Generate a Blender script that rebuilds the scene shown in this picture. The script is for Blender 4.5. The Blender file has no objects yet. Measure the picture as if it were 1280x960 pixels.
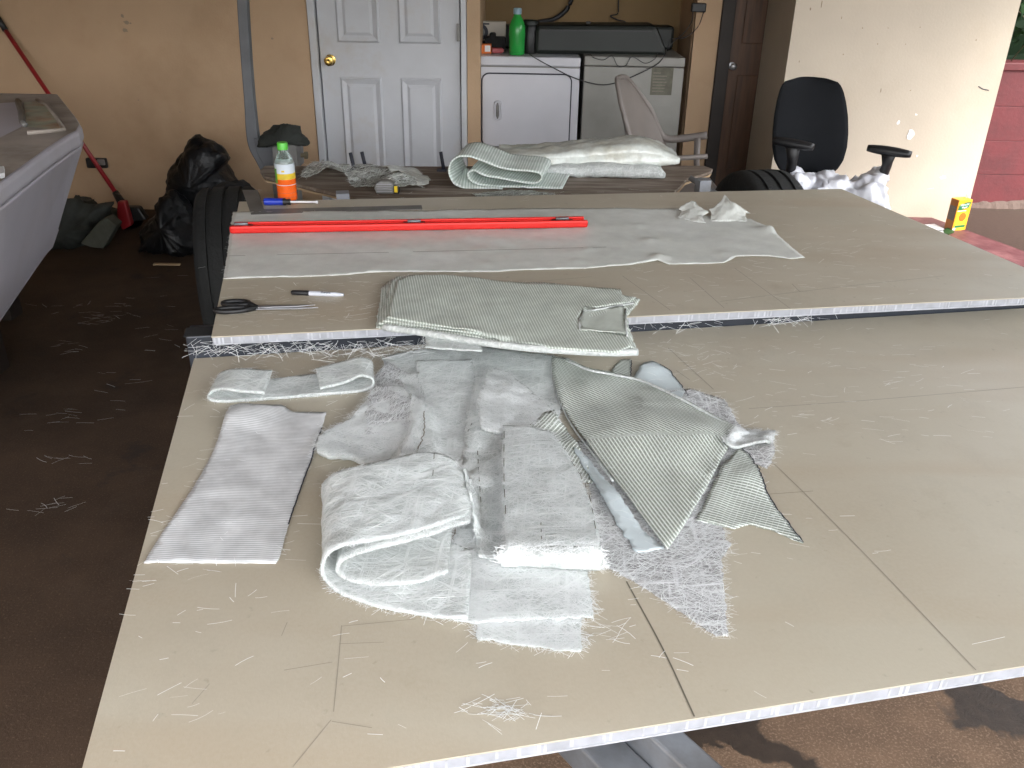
import bpy, bmesh, math, random
import numpy as np
from mathutils import Vector, Matrix, noise
from mathutils.bvhtree import BVHTree
from mathutils.geometry import delaunay_2d_cdt

random.seed(7)
RNG = np.random.default_rng(7)
scene = bpy.context.scene
COL = scene.collection

# ------------------------------------------------------------------ camera
FPX = 1090.0
PITCH = math.radians(26.8)
ROLL = math.radians(1.0)
CAMZ = 1.65
FW = np.array([0, math.cos(PITCH), -math.sin(PITCH)])
_r0 = np.array([1.0, 0, 0]); _u0 = np.cross(_r0, FW)
RT = math.cos(ROLL) * _r0 + math.sin(ROLL) * _u0
UP = -math.sin(ROLL) * _r0 + math.cos(ROLL) * _u0
CP = np.array([0, 0, CAMZ])
cam_data = bpy.data.cameras.new("camera")
cam = bpy.data.objects.new("camera", cam_data)
COL.objects.link(cam)
cam.matrix_world = Matrix(((RT[0], UP[0], -FW[0], 0), (RT[1], UP[1], -FW[1], 0), (RT[2], UP[2], -FW[2], CAMZ), (0, 0, 0, 1)))
cam_data.sensor_width = 36.0
cam_data.lens = FPX / 1280 * 36.0
cam_data.clip_start = 0.02
cam_data.clip_end = 500
scene.camera = cam

# ------------------------------------------------------------------ light: overcast day, seen from under a carport roof
SUN_EL, SUN_AZ = 52.0, 140.0        # azimuth clockwise from +Y (the back wall)
w = bpy.data.worlds.new("World"); scene.world = w; w.use_nodes = True
nt = w.node_tree; nt.nodes.clear()
sky = nt.nodes.new("ShaderNodeTexSky"); sky.sky_type = 'NISHITA'; sky.sun_disc = False
sky.sun_elevation = math.radians(SUN_EL); sky.sun_rotation = math.radians(SUN_AZ)
sky.air_density = 1.0; sky.dust_density = 3.0
hs = nt.nodes.new("ShaderNodeHueSaturation"); hs.inputs['Saturation'].default_value = 0.22
bg = nt.nodes.new("ShaderNodeBackground"); bg.inputs['Strength'].default_value = 0.13
ow = nt.nodes.new("ShaderNodeOutputWorld")
nt.links.new(sky.outputs[0], hs.inputs['Color']); nt.links.new(hs.outputs[0], bg.inputs[0]); nt.links.new(bg.outputs[0], ow.inputs[0])
sd = bpy.data.lights.new("sun", 'SUN'); sd.energy = 0.6; sd.angle = math.radians(30); sd.color = (1, 0.96, 0.9)
so = bpy.data.objects.new("sun", sd); COL.objects.link(so)
_az, _el = math.radians(SUN_AZ), math.radians(SUN_EL)
so.rotation_euler = Vector((math.sin(_az) * math.cos(_el), math.cos(_az) * math.cos(_el), math.sin(_el))).to_track_quat('Z', 'Y').to_euler()
vs = scene.view_settings
scene.display_settings.display_device = 'sRGB'
vs.view_transform = 'Standard'; vs.look = 'None'; vs.exposure = 3.22; vs.gamma = 1.0; vs.use_curve_mapping = False
try:
    scene.cycles.max_bounces = 8; scene.cycles.diffuse_bounces = 5; scene.cycles.transparent_max_bounces = 12
    scene.cycles.sample_clamp_indirect = 6.0
    scene.cycles.use_denoising = True
except Exception:
    pass

# ------------------------------------------------------------------ measuring helpers (photograph pixel -> point on a real plane)
def ray(x, y): return FW + RT * (x - 640) / FPX - UP * (y - 480) / FPX
def onz(x, y, z):
    d = ray(x, y); return CP + d * (z - CAMZ) / d[2]
def ony(x, y, Y):
    d = ray(x, y); return CP + d * Y / d[1]

# ------------------------------------------------------------------ object helpers
def tag(o, label=None, cat=None, group=None, kind=None):
    if label: o['label'] = label
    if cat: o['category'] = cat
    if group: o['group'] = group
    if kind: o['kind'] = kind
    return o
def thing(name, loc, label, cat, group=None):
    o = bpy.data.objects.new(name, None); COL.objects.link(o); o.location = Vector(loc); o.empty_display_size = 0.1
    return tag(o, label, cat, group)
def adopt(o, parent):
    if parent is None: return
    o.parent = parent
    if parent.type == 'EMPTY':
        o.matrix_parent_inverse = Matrix.Translation(-Vector(parent.location))
def mesh_obj(name, me, mats, parent=None, smooth=False):
    if not isinstance(mats, (list, tuple)): mats = [mats]
    for m in mats: me.materials.append(m)
    if smooth: me.polygons.foreach_set('use_smooth', [True] * len(me.polygons))
    o = bpy.data.objects.new(name, me); COL.objects.link(o); adopt(o, parent)
    return o
def pyobj(name, vs_, fs, mats, parent=None, smooth=False):
    me = bpy.data.meshes.new(name); me.from_pydata([tuple(v) for v in vs_], [], [tuple(f) for f in fs]); me.update()
    return mesh_obj(name, me, mats, parent, smooth)
def bmobj(name, bm, mats, parent=None, smooth=False, recalc=True):
    if recalc: bmesh.ops.recalc_face_normals(bm, faces=bm.faces)
    me = bpy.data.meshes.new(name); bm.to_mesh(me); bm.free()
    return mesh_obj(name, me, mats, parent, smooth)
def bev(o, wd, seg=2):
    m = o.modifiers.new("bevel", 'BEVEL'); m.width = wd; m.segments = seg; m.limit_method = 'ANGLE'; m.angle_limit = math.radians(40)
    return o
def bm_box(bm, x0, x1, y0, y1, z0, z1, M=None):
    vs_ = [Vector((x, y, z)) for x in (x0, x1) for y in (y0, y1) for z in (z0, z1)]
    if M is not None: vs_ = [M @ v for v in vs_]
    v = [bm.verts.new(p) for p in vs_]
    for f in ((0, 1, 3, 2), (4, 6, 7, 5), (0, 4, 5, 1), (2, 3, 7, 6), (0, 2, 6, 4), (1, 5, 7, 3)): bm.faces.new([v[i] for i in f])
def box(name, x0, x1, y0, y1, z0, z1, mat, parent=None, b=0.0, M=None):
    bm = bmesh.new(); bm_box(bm, x0, x1, y0, y1, z0, z1, M)
    o = bmobj(name, bm, mat, parent)
    if b: bev(o, b)
    return o
def bm_prism(bm, pts, z0, z1):
    """prism over a polygon of (x, y); z0 / z1 numbers or lists"""
    n = len(pts)
    a = [bm.verts.new((p[0], p[1], z0[i] if isinstance(z0, (list, tuple)) else z0)) for i, p in enumerate(pts)]
    b = [bm.verts.new((p[0], p[1], z1[i] if isinstance(z1, (list, tuple)) else z1)) for i, p in enumerate(pts)]
    bm.faces.new(a); bm.faces.new(b)
    for i in range(n): bm.faces.new((a[i], a[(i + 1) % n], b[(i + 1) % n], b[i]))
def prism(name, pts, z0, z1, mat, parent=None, b=0):
    bm = bmesh.new(); bm_prism(bm, pts, z0, z1); o = bmobj(name, bm, mat, parent)
    if b: bev(o, b)
    return o
def wall_poly(name, xz, y0, y1, mat, parent=None, b=0):
    """prism over a polygon drawn in x,z, running from y0 to y1"""
    n = len(xz); bm = bmesh.new()
    a = [bm.verts.new((p[0], y0, p[1])) for p in xz]; c = [bm.verts.new((p[0], y1, p[1])) for p in xz]
    bm.faces.new(a); bm.faces.new(c)
    for i in range(n): bm.faces.new((a[i], a[(i + 1) % n], c[(i + 1) % n], c[i]))
    o = bmobj(name, bm, mat, parent)
    if b: bev(o, b)
    return o
def frame_of(d):
    d = Vector(d).normalized(); a = Vector((0, 0, 1)) if abs(d.z) < 0.9 else Vector((1, 0, 0))
    s = d.cross(a).normalized(); return d, s, s.cross(d).normalized()
def bm_tube(bm, pts, r, seg=8, cap=True):
    pts = [Vector(p) for p in pts]; rings = []
    n = len(pts)
    for i, p in enumerate(pts):
        d = (pts[min(i + 1, n - 1)] - pts[max(i - 1, 0)])
        _, s, u = frame_of(d); rr = r[i] if isinstance(r, (list, tuple)) else r
        rings.append([bm.verts.new(p + (s * math.cos(t) + u * math.sin(t)) * rr) for t in [2 * math.pi * k / seg for k in range(seg)]])
    for i in range(n - 1):
        for k in range(seg):
            bm.faces.new((rings[i][k], rings[i][(k + 1) % seg], rings[i + 1][(k + 1) % seg], rings[i + 1][k]))
    if cap: bm.faces.new(rings[0]); bm.faces.new(rings[-1])
def tube(name, pts, r, mat, parent=None, seg=8, smooth=True):
    bm = bmesh.new(); bm_tube(bm, pts, r, seg); return bmobj(name, bm, mat, parent, smooth)
def lathe(name, base, axis, prof, mat, parent=None, seg=24, smooth=True, flat=1.0):
    """prof: (radius, distance along axis)"""
    d, s, u = frame_of(axis); base = Vector(base); bm = bmesh.new(); rings = []
    for r, t in prof:
        rings.append([bm.verts.new(base + d * t + (s * math.cos(a) + u * math.sin(a) * flat) * max(r, 1e-5)) for a in [2 * math.pi * k / seg for k in range(seg)]])
    for i in range(len(rings) - 1):
        for k in range(seg): bm.faces.new((rings[i][k], rings[i][(k + 1) % seg], rings[i + 1][(k + 1) % seg], rings[i + 1][k]))
    bm.faces.new(rings[0]); bm.faces.new(rings[-1])
    o = bmobj(name, bm, mat, parent, smooth)
    if smooth:
        m = o.modifiers.new("edges", 'EDGE_SPLIT'); m.split_angle = math.radians(50)
    return o
def smooth_path(pts, n):
    """Catmull-Rom through pts, n samples spread by length"""
    P = np.array(pts, float)
    if len(P) == 2:
        t = np.linspace(0, 1, n)[:, None]; return P[0] * (1 - t) + P[1] * t
    d = np.r_[0, np.cumsum(np.linalg.norm(np.diff(P, axis=0), axis=1) + 1e-9)]
    E = np.vstack([2 * P[0] - P[1], P, 2 * P[-1] - P[-2]])
    out = []
    for t in np.linspace(0, d[-1], n):
        i = min(np.searchsorted(d, t, 'right') - 1, len(P) - 2); u = (t - d[i]) / (d[i + 1] - d[i])
        p0, p1, p2, p3 = E[i], E[i + 1], E[i + 2], E[i + 3]
        out.append(0.5 * (2 * p1 + (p2 - p0) * u + (2 * p0 - 5 * p1 + 4 * p2 - p3) * u * u + (3 * p1 - p0 - 3 * p2 + p3) * u ** 3))
    return np.array(out)
def text(name, s, size, M, mat, parent=None, depth=0.0002):
    cu = bpy.data.curves.new(name, 'FONT'); cu.body = s; cu.size = size; cu.extrude = depth; cu.align_x = 'CENTER'; cu.align_y = 'CENTER'; cu.resolution_u = 2
    t = bpy.data.objects.new(name, cu); COL.objects.link(t)
    dg = bpy.context.evaluated_depsgraph_get(); me = bpy.data.meshes.new_from_object(t.evaluated_get(dg))
    bpy.data.objects.remove(t)
    me.transform(M); me.materials.clear()
    me.name = name
    return mesh_obj(name, me, mat, parent)

# ------------------------------------------------------------------ materials
def nodes_of(m): return m.node_tree.nodes, m.node_tree.links
def mat(name, col, rough=0.6, metal=0.0, var=0.12, vscale=6.0, bump=0.0, bscale=60.0, spec=0.5, col2=None, c2scale=2.0, c2lo=0.45, c2hi=0.65, stretch=None, trans=0.0, transl=0.0, alpha=1.0, sheen=0.0, detail=6.0, rvar=0.0):
    m = bpy.data.materials.new(name); m.use_nodes = True
    N, L = nodes_of(m); b = N['Principled BSDF']
    b.inputs['Roughness'].default_value = rough; b.inputs['Metallic'].default_value = metal
    b.inputs['Specular IOR Level'].default_value = spec
    if trans: b.inputs['Transmission Weight'].default_value = trans
    if sheen: b.inputs['Sheen Weight'].default_value = sheen
    tc = N.new('ShaderNodeTexCoord'); mp = N.new('ShaderNodeMapping'); L.new(tc.outputs['Object'], mp.inputs[0])
    if stretch: mp.inputs['Scale'].default_value = stretch
    n1 = N.new('ShaderNodeTexNoise'); n1.inputs['Scale'].default_value = vscale; n1.inputs['Detail'].default_value = detail
    L.new(mp.outputs[0], n1.inputs['Vector'])
    rm = N.new('ShaderNodeMapRange'); rm.inputs[1].default_value = 0.3; rm.inputs[2].default_value = 0.7
    rm.inputs[3].default_value = 1 - var; rm.inputs[4].default_value = 1 + var
    L.new(n1.outputs['Fac'], rm.inputs[0])
    mx = N.new('ShaderNodeMix'); mx.data_type = 'RGBA'; mx.blend_type = 'MULTIPLY'; mx.inputs[0].default_value = 1.0
    mx.inputs[6].default_value = (*col, 1)
    if col2:
        n2 = N.new('ShaderNodeTexNoise'); n2.inputs['Scale'].default_value = c2scale; n2.inputs['Detail'].default_value = 8; n2.inputs['Roughness'].default_value = 0.65
        L.new(mp.outputs[0], n2.inputs['Vector'])
        r2 = N.new('ShaderNodeMapRange'); r2.inputs[1].default_value = c2lo; r2.inputs[2].default_value = c2hi; L.new(n2.outputs['Fac'], r2.inputs[0])
        m2 = N.new('ShaderNodeMix'); m2.data_type = 'RGBA'; m2.inputs[6].default_value = (*col, 1); m2.inputs[7].default_value = (*col2, 1)
        L.new(r2.outputs[0], m2.inputs[0]); L.new(m2.outputs[2], mx.inputs[6])
    L.new(rm.outputs[0], mx.inputs[7]); L.new(mx.outputs[2], b.inputs['Base Color'])
    if rvar:
        rr = N.new('ShaderNodeMapRange'); rr.inputs[1].default_value = 0.3; rr.inputs[2].default_value = 0.7
        rr.inputs[3].default_value = max(0.02, rough - rvar); rr.inputs[4].default_value = min(1, rough + rvar)
        L.new(n1.outputs['Fac'], rr.inputs[0]); L.new(rr.outputs[0], b.inputs['Roughness'])
    if bump:
        n3 = N.new('ShaderNodeTexNoise'); n3.inputs['Scale'].default_value = bscale; n3.inputs['Detail'].default_value = 5
        L.new(mp.outputs[0], n3.inputs['Vector'])
        bp = N.new('ShaderNodeBump'); bp.inputs['Strength'].default_value = bump; bp.inputs['Distance'].default_value = 0.01
        L.new(n3.outputs['Fac'], bp.inputs['Height']); L.new(bp.outputs[0], b.inputs['Normal'])
    if transl or alpha < 1:
        out = N['Material Output']; sh = b.outputs[0]
        if transl:
            tr = N.new('ShaderNodeBsdfTranslucent'); L.new(mx.outputs[2], tr.inputs[0])
            ms = N.new('ShaderNodeMixShader'); ms.inputs[0].default_value = transl; L.new(sh, ms.inputs[1]); L.new(tr.outputs[0], ms.inputs[2]); sh = ms.outputs[0]
        if alpha < 1:
            tp = N.new('ShaderNodeBsdfTransparent'); ms = N.new('ShaderNodeMixShader'); ms.inputs[0].default_value = 1 - alpha
            L.new(sh, ms.inputs[1]); L.new(tp.outputs[0], ms.inputs[2]); sh = ms.outputs[0]
        L.new(sh, out.inputs['Surface'])
    return m
def line_cloth(name, base, line, pu, pv, wu=0.35, wv=0.3, rough=0.45, transl=0.1, alpha=1.0, sheen_dir=None, distort=0.6, mottle=0.12, bump=0.5):
    """woven / stitched glass cloth: two families of threads over a ground colour, from the UV map (metres)"""
    m = bpy.data.materials.new(name); m.use_nodes = True; N, L = nodes_of(m); b = N['Principled BSDF']
    uv = N.new('ShaderNodeUVMap'); nz = N.new('ShaderNodeTexNoise'); nz.inputs['Scale'].default_value = 14; nz.inputs['Detail'].default_value = 2
    L.new(uv.outputs[0], nz.inputs['Vector'])
    ms = N.new('ShaderNodeVectorMath'); ms.operation = 'SCALE'; ms.inputs['Scale'].default_value = 0.02 * distort
    sb = N.new('ShaderNodeVectorMath'); sb.operation = 'SUBTRACT'; sb.inputs[1].default_value = (0.5, 0.5, 0.5)
    L.new(nz.outputs['Color'], sb.inputs[0]); L.new(sb.outputs[0], ms.inputs[0])
    ad = N.new('ShaderNodeVectorMath'); ad.operation = 'ADD'; L.new(uv.outputs[0], ad.inputs[0]); L.new(ms.outputs[0], ad.inputs[1])
    sp = N.new('ShaderNodeSeparateXYZ'); L.new(ad.outputs[0], sp.inputs[0])
    outs = []
    for k, (per, wd) in enumerate(((pu, wu), (pv, wv))):
        if not per: continue
        d = N.new('ShaderNodeMath'); d.operation = 'DIVIDE'; d.inputs[1].default_value = per; L.new(sp.outputs[k], d.inputs[0])
        f = N.new('ShaderNodeMath'); f.operation = 'PINGPONG'; f.inputs[1].default_value = 0.5; L.new(d.outputs[0], f.inputs[0])
        r = N.new('ShaderNodeMapRange'); r.interpolation_type = 'SMOOTHSTEP'; r.inputs[1].default_value = wd * 0.5 + 0.12; r.inputs[2].default_value = max(0.0, wd * 0.5 - 0.08)
        r.inputs[3].default_value = 0; r.inputs[4].default_value = 1 if k == 0 or not pu else 0.45
        L.new(f.outputs[0], r.inputs[0]); outs.append(r.outputs[0])
    hgt = outs[0]
    if len(outs) == 2:
        mm = N.new('ShaderNodeMath'); mm.operation = 'MAXIMUM'; L.new(outs[0], mm.inputs[0]); L.new(outs[1], mm.inputs[1]); hgt = mm.outputs[0]
    n2 = N.new('ShaderNodeTexNoise'); n2.inputs['Scale'].default_value = 18; n2.inputs['Detail'].default_value = 5; L.new(uv.outputs[0], n2.inputs['Vector'])
    rm = N.new('ShaderNodeMapRange'); rm.inputs[1].default_value = 0.3; rm.inputs[2].default_value = 0.7; rm.inputs[3].default_value = 1 - mottle; rm.inputs[4].default_value = 1 + mottle; L.new(n2.outputs['Fac'], rm.inputs[0])
    mx = N.new('ShaderNodeMix'); mx.data_type = 'RGBA'; mx.inputs[6].default_value = (*base, 1); mx.inputs[7].default_value = (*line, 1); L.new(hgt, mx.inputs[0])
    mu = N.new('ShaderNodeMix'); mu.data_type = 'RGBA'; mu.blend_type = 'MULTIPLY'; mu.inputs[0].default_value = 1; L.new(mx.outputs[2], mu.inputs[6]); L.new(rm.outputs[0], mu.inputs[7])
    L.new(mu.outputs[2], b.inputs['Base Color']); b.inputs['Roughness'].default_value = rough
    if sheen_dir is not None:
        b.inputs['Anisotropic'].default_value = 0.7; b.inputs['Specular IOR Level'].default_value = 0.9
    bp = N.new('ShaderNodeBump'); bp.inputs['Strength'].default_value = bump; bp.inputs['Distance'].default_value = 0.001
    L.new(hgt, bp.inputs['Height']); L.new(bp.outputs[0], b.inputs['Normal'])
    sh = b.outputs[0]
    if transl:
        tr = N.new('ShaderNodeBsdfTranslucent'); L.new(mu.outputs[2], tr.inputs[0]); q = N.new('ShaderNodeMixShader'); q.inputs[0].default_value = transl
        L.new(sh, q.inputs[1]); L.new(tr.outputs[0], q.inputs[2]); sh = q.outputs[0]
    if alpha < 1:
        tp = N.new('ShaderNodeBsdfTransparent'); q = N.new('ShaderNodeMixShader'); q.inputs[0].default_value = 1 - alpha
        L.new(sh, q.inputs[1]); L.new(tp.outputs[0], q.inputs[2]); sh = q.outputs[0]
    L.new(sh, N['Material Output'].inputs['Surface'])
    return m

M = {}
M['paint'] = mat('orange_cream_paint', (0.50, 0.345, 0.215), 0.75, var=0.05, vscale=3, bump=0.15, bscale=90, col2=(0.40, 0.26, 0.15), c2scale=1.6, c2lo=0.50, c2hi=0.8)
M['alcove_shade'] = mat('shaded_alcove_paint', (0.22, 0.14, 0.06), 0.75, var=0.08, vscale=3, bump=0.15, bscale=90)  # wall colour darkened to stand in for the alcove's shade
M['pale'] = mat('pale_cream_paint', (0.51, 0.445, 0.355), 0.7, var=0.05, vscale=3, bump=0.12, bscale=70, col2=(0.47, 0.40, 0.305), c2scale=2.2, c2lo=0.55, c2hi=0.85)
M['roofing'] = mat('roof_boards', (0.22, 0.19, 0.15), 0.8)
M['red'] = mat('red_masonry_paint', (0.10, 0.014, 0.017), 0.65, var=0.12, bump=0.25, bscale=50, col2=(0.075, 0.013, 0.015), c2scale=5)
M['redledge'] = mat('worn_red_floor_paint', (0.11, 0.032, 0.036), 0.55, var=0.15, bump=0.2, bscale=40, col2=(0.17, 0.07, 0.07), c2scale=6)
M['mortar'] = mat('stained_mortar', (0.075, 0.05, 0.04), 0.9, bump=0.4, bscale=60)
M['white_door'] = mat('white_door_paint', (0.56, 0.57, 0.60), 0.45, var=0.04, col2=(0.42, 0.365, 0.30), c2scale=3.0, c2lo=0.54, c2hi=0.9)
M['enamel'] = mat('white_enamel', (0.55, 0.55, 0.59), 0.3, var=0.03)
M['grey_enamel'] = mat('dark_grey_enamel', (0.25, 0.245, 0.225), 0.4, var=0.1)  # one even grey, darker than the dryer's enamel
M['black'] = mat('black_plastic', (0.011, 0.011, 0.012), 0.45, var=0.2)
M['darkgreen'] = mat('dark_green_black_plastic', (0.008, 0.011, 0.009), 0.5, var=0.2)
M['fabric_black'] = mat('black_upholstery', (0.010, 0.011, 0.013), 0.95, bump=0.2, bscale=400, spec=0.2)
M['rubber'] = mat('tyre_rubber', (0.012, 0.0125, 0.012), 0.8, var=0.3, bump=0.3, bscale=60)
M['navy'] = mat('dark_painted_steel', (0.02, 0.025, 0.035), 0.4, var=0.3, bump=0.1)
M['galv'] = mat('weathered_galvanised_steel', (0.27, 0.29, 0.32), 0.45, metal=0.55, var=0.25, vscale=9, rvar=0.15, col2=(0.20, 0.20, 0.20), c2scale=5)
M['steel'] = mat('grey_steel', (0.34, 0.34, 0.35), 0.38, metal=0.85, var=0.15)
M['dullsteel'] = mat('dull_grey_steel', (0.20, 0.195, 0.185), 0.5, metal=0.4, var=0.2, vscale=12)
M['postgrey'] = mat('grey_painted_post', (0.13, 0.135, 0.145), 0.5, metal=0.2, var=0.2)
M['brass'] = mat('brass', (0.62, 0.42, 0.12), 0.25, metal=1.0, var=0.05)
M['wood_red'] = mat('dark_red_brown_wood', (0.085, 0.038, 0.017), 0.5, var=0.35, vscale=5, stretch=(9, 9, 0.7), bump=0.1)
M['wood_dark'] = mat('almost_black_wood', (0.02, 0.013, 0.01), 0.6, var=0.2)
M['ply'] = mat('grey_brown_plywood', (0.17, 0.125, 0.09), 0.75, var=0.3, vscale=4, stretch=(1, 8, 4), bump=0.1, col2=(0.24, 0.21, 0.18), c2scale=4)
M['ply_edge'] = mat('plywood_edge', (0.38, 0.27, 0.16), 0.8, var=0.25, stretch=(2, 2, 40))
M['gel'] = mat('white_gelcoat', (0.50, 0.48, 0.53), 0.55, var=0.05, vscale=3, stretch=(1, 1, 0.4), col2=(0.46, 0.43, 0.46), c2scale=2, bump=0.05)
M['gel_deck'] = mat('dirty_deck_gelcoat', (0.40, 0.35, 0.31), 0.7, var=0.15, col2=(0.27, 0.23, 0.19), c2scale=4, bump=0.1)
M['gel_raw'] = mat('raw_greenish_laminate', (0.36, 0.37, 0.28), 0.6, var=0.25, vscale=14, col2=(0.40, 0.25, 0.16), c2scale=9)
M['red_plastic'] = mat('red_plastic', (0.30, 0.015, 0.02), 0.4, var=0.08)
M['red_anod'] = mat('red_anodised_aluminium', (0.72, 0.028, 0.022), 0.28, metal=0.35, var=0.04)
M['blue_plastic'] = mat('blue_plastic', (0.015, 0.04, 0.42), 0.3, var=0.05)
M['green_plastic'] = mat('green_bottle_plastic', (0.02, 0.30, 0.05), 0.25, var=0.06)
M['green_cap'] = mat('bright_green_cap', (0.10, 0.55, 0.05), 0.35, var=0.03)
M['blue_cap'] = mat('pale_blue_cap', (0.22, 0.34, 0.42), 0.35, var=0.03)
M['pet'] = mat('clear_bottle_plastic', (0.80, 0.92, 0.84), 0.08, var=0.0, trans=0.92)
M['orange_drink'] = mat('orange_drink', (0.85, 0.12, 0.006), 0.25, var=0.1, vscale=30)
M['label_white'] = mat('pale_label_paper', (0.60, 0.66, 0.72), 0.5, var=0.03)
M['label_yellow'] = mat('yellow_label_paper', (0.68, 0.48, 0.03), 0.5, var=0.15, vscale=60)
M['label_green'] = mat('green_label_paper', (0.10, 0.32, 0.03), 0.5, var=0.15)
M['white'] = mat('white_plastic', (0.75, 0.75, 0.76), 0.4, var=0.03)
M['marker_grey'] = mat('marker_grey_plastic', (0.55, 0.57, 0.62), 0.4, var=0.02)
M['cord'] = mat('black_cord', (0.015, 0.015, 0.018), 0.5)
M['ink'] = mat('dark_print', (0.02, 0.022, 0.035), 0.6)
M['chairgrey'] = mat('greyed_plastic_chair', (0.20, 0.175, 0.16), 0.55, var=0.1, vscale=5)
M['sheet'] = mat('white_polythene_sheet', (0.80, 0.81, 0.86), 0.35, var=0.03, transl=0.15)
M['bag'] = mat('black_bin_bag', (0.006, 0.0065, 0.008), 0.42, var=0.3, bump=0.9, bscale=22, spec=0.35)
M['blackcloth'] = mat('black_fabric', (0.012, 0.012, 0.013), 0.9, var=0.3)
M['capcloth'] = mat('dark_olive_fabric', (0.025, 0.028, 0.024), 0.9, var=0.25, bump=0.3, bscale=80)
M['tarp'] = mat('grey_green_tarpaulin', (0.030, 0.034, 0.030), 0.75, var=0.35, vscale=9, bump=0.3, bscale=20)
M['slab'] = mat('mossy_concrete', (0.075, 0.08, 0.065), 0.9, var=0.2, vscale=12, bump=0.3)
M['orange_box'] = mat('orange_carton', (0.72, 0.17, 0.02), 0.5, var=0.04)
M['carton_white'] = mat('white_carton', (0.50, 0.46, 0.40), 0.6, var=0.04)
M['pink'] = mat('pink_plastic', (0.40, 0.09, 0.10), 0.5)
M['juice_orange'] = mat('orange_yellow_carton', (0.80, 0.35, 0.015), 0.4, var=0.06)
M['juice_yellow'] = mat('yellow_carton_print', (0.85, 0.52, 0.03), 0.4, var=0.04)
M['juice_side'] = mat('printed_carton_side', (0.42, 0.16, 0.035), 0.45, var=0.1)
M['juice_grey'] = mat('grey_print_panel', (0.17, 0.15, 0.12), 0.5, var=0.15, vscale=120)
M['notice'] = mat('yellowed_notice_paper', (0.105, 0.10, 0.072), 0.6, var=0.2, vscale=30)
M['juice_green'] = mat('dark_green_print', (0.01, 0.15, 0.05), 0.4)
M['juice_fruit'] = mat('orange_fruit_print', (0.72, 0.13, 0.012), 0.4, var=0.2, vscale=80)
M['paper'] = mat('white_paper', (0.76, 0.75, 0.77), 0.7, var=0.04)
M['leaf'] = mat('ivy_leaf_green', (0.018, 0.052, 0.014), 0.65, spec=0.2, var=0.4, vscale=3)
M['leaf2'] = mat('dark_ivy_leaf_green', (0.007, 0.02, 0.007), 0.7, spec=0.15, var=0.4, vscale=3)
M['stem'] = mat('ivy_stem', (0.12, 0.10, 0.06), 0.8)
M['scuff'] = mat('grey_brown_scuff', (0.30, 0.23, 0.16), 0.8)
M['pencil'] = mat('pencil_mark', (0.27, 0.245, 0.20), 0.7)
M['pencil_dark'] = mat('dark_pen_mark', (0.13, 0.118, 0.09), 0.7)
M['yellow'] = mat('yellow_plastic', (0.75, 0.55, 0.02), 0.4)
M['core'] = mat('white_honeycomb_core', (0.44, 0.45, 0.49), 0.5, var=0.15, vscale=35, transl=0.25)
M['core_rib'] = mat('honeycomb_cell_wall', (0.54, 0.55, 0.585), 0.4, var=0.2, vscale=45, transl=0.25)
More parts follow.
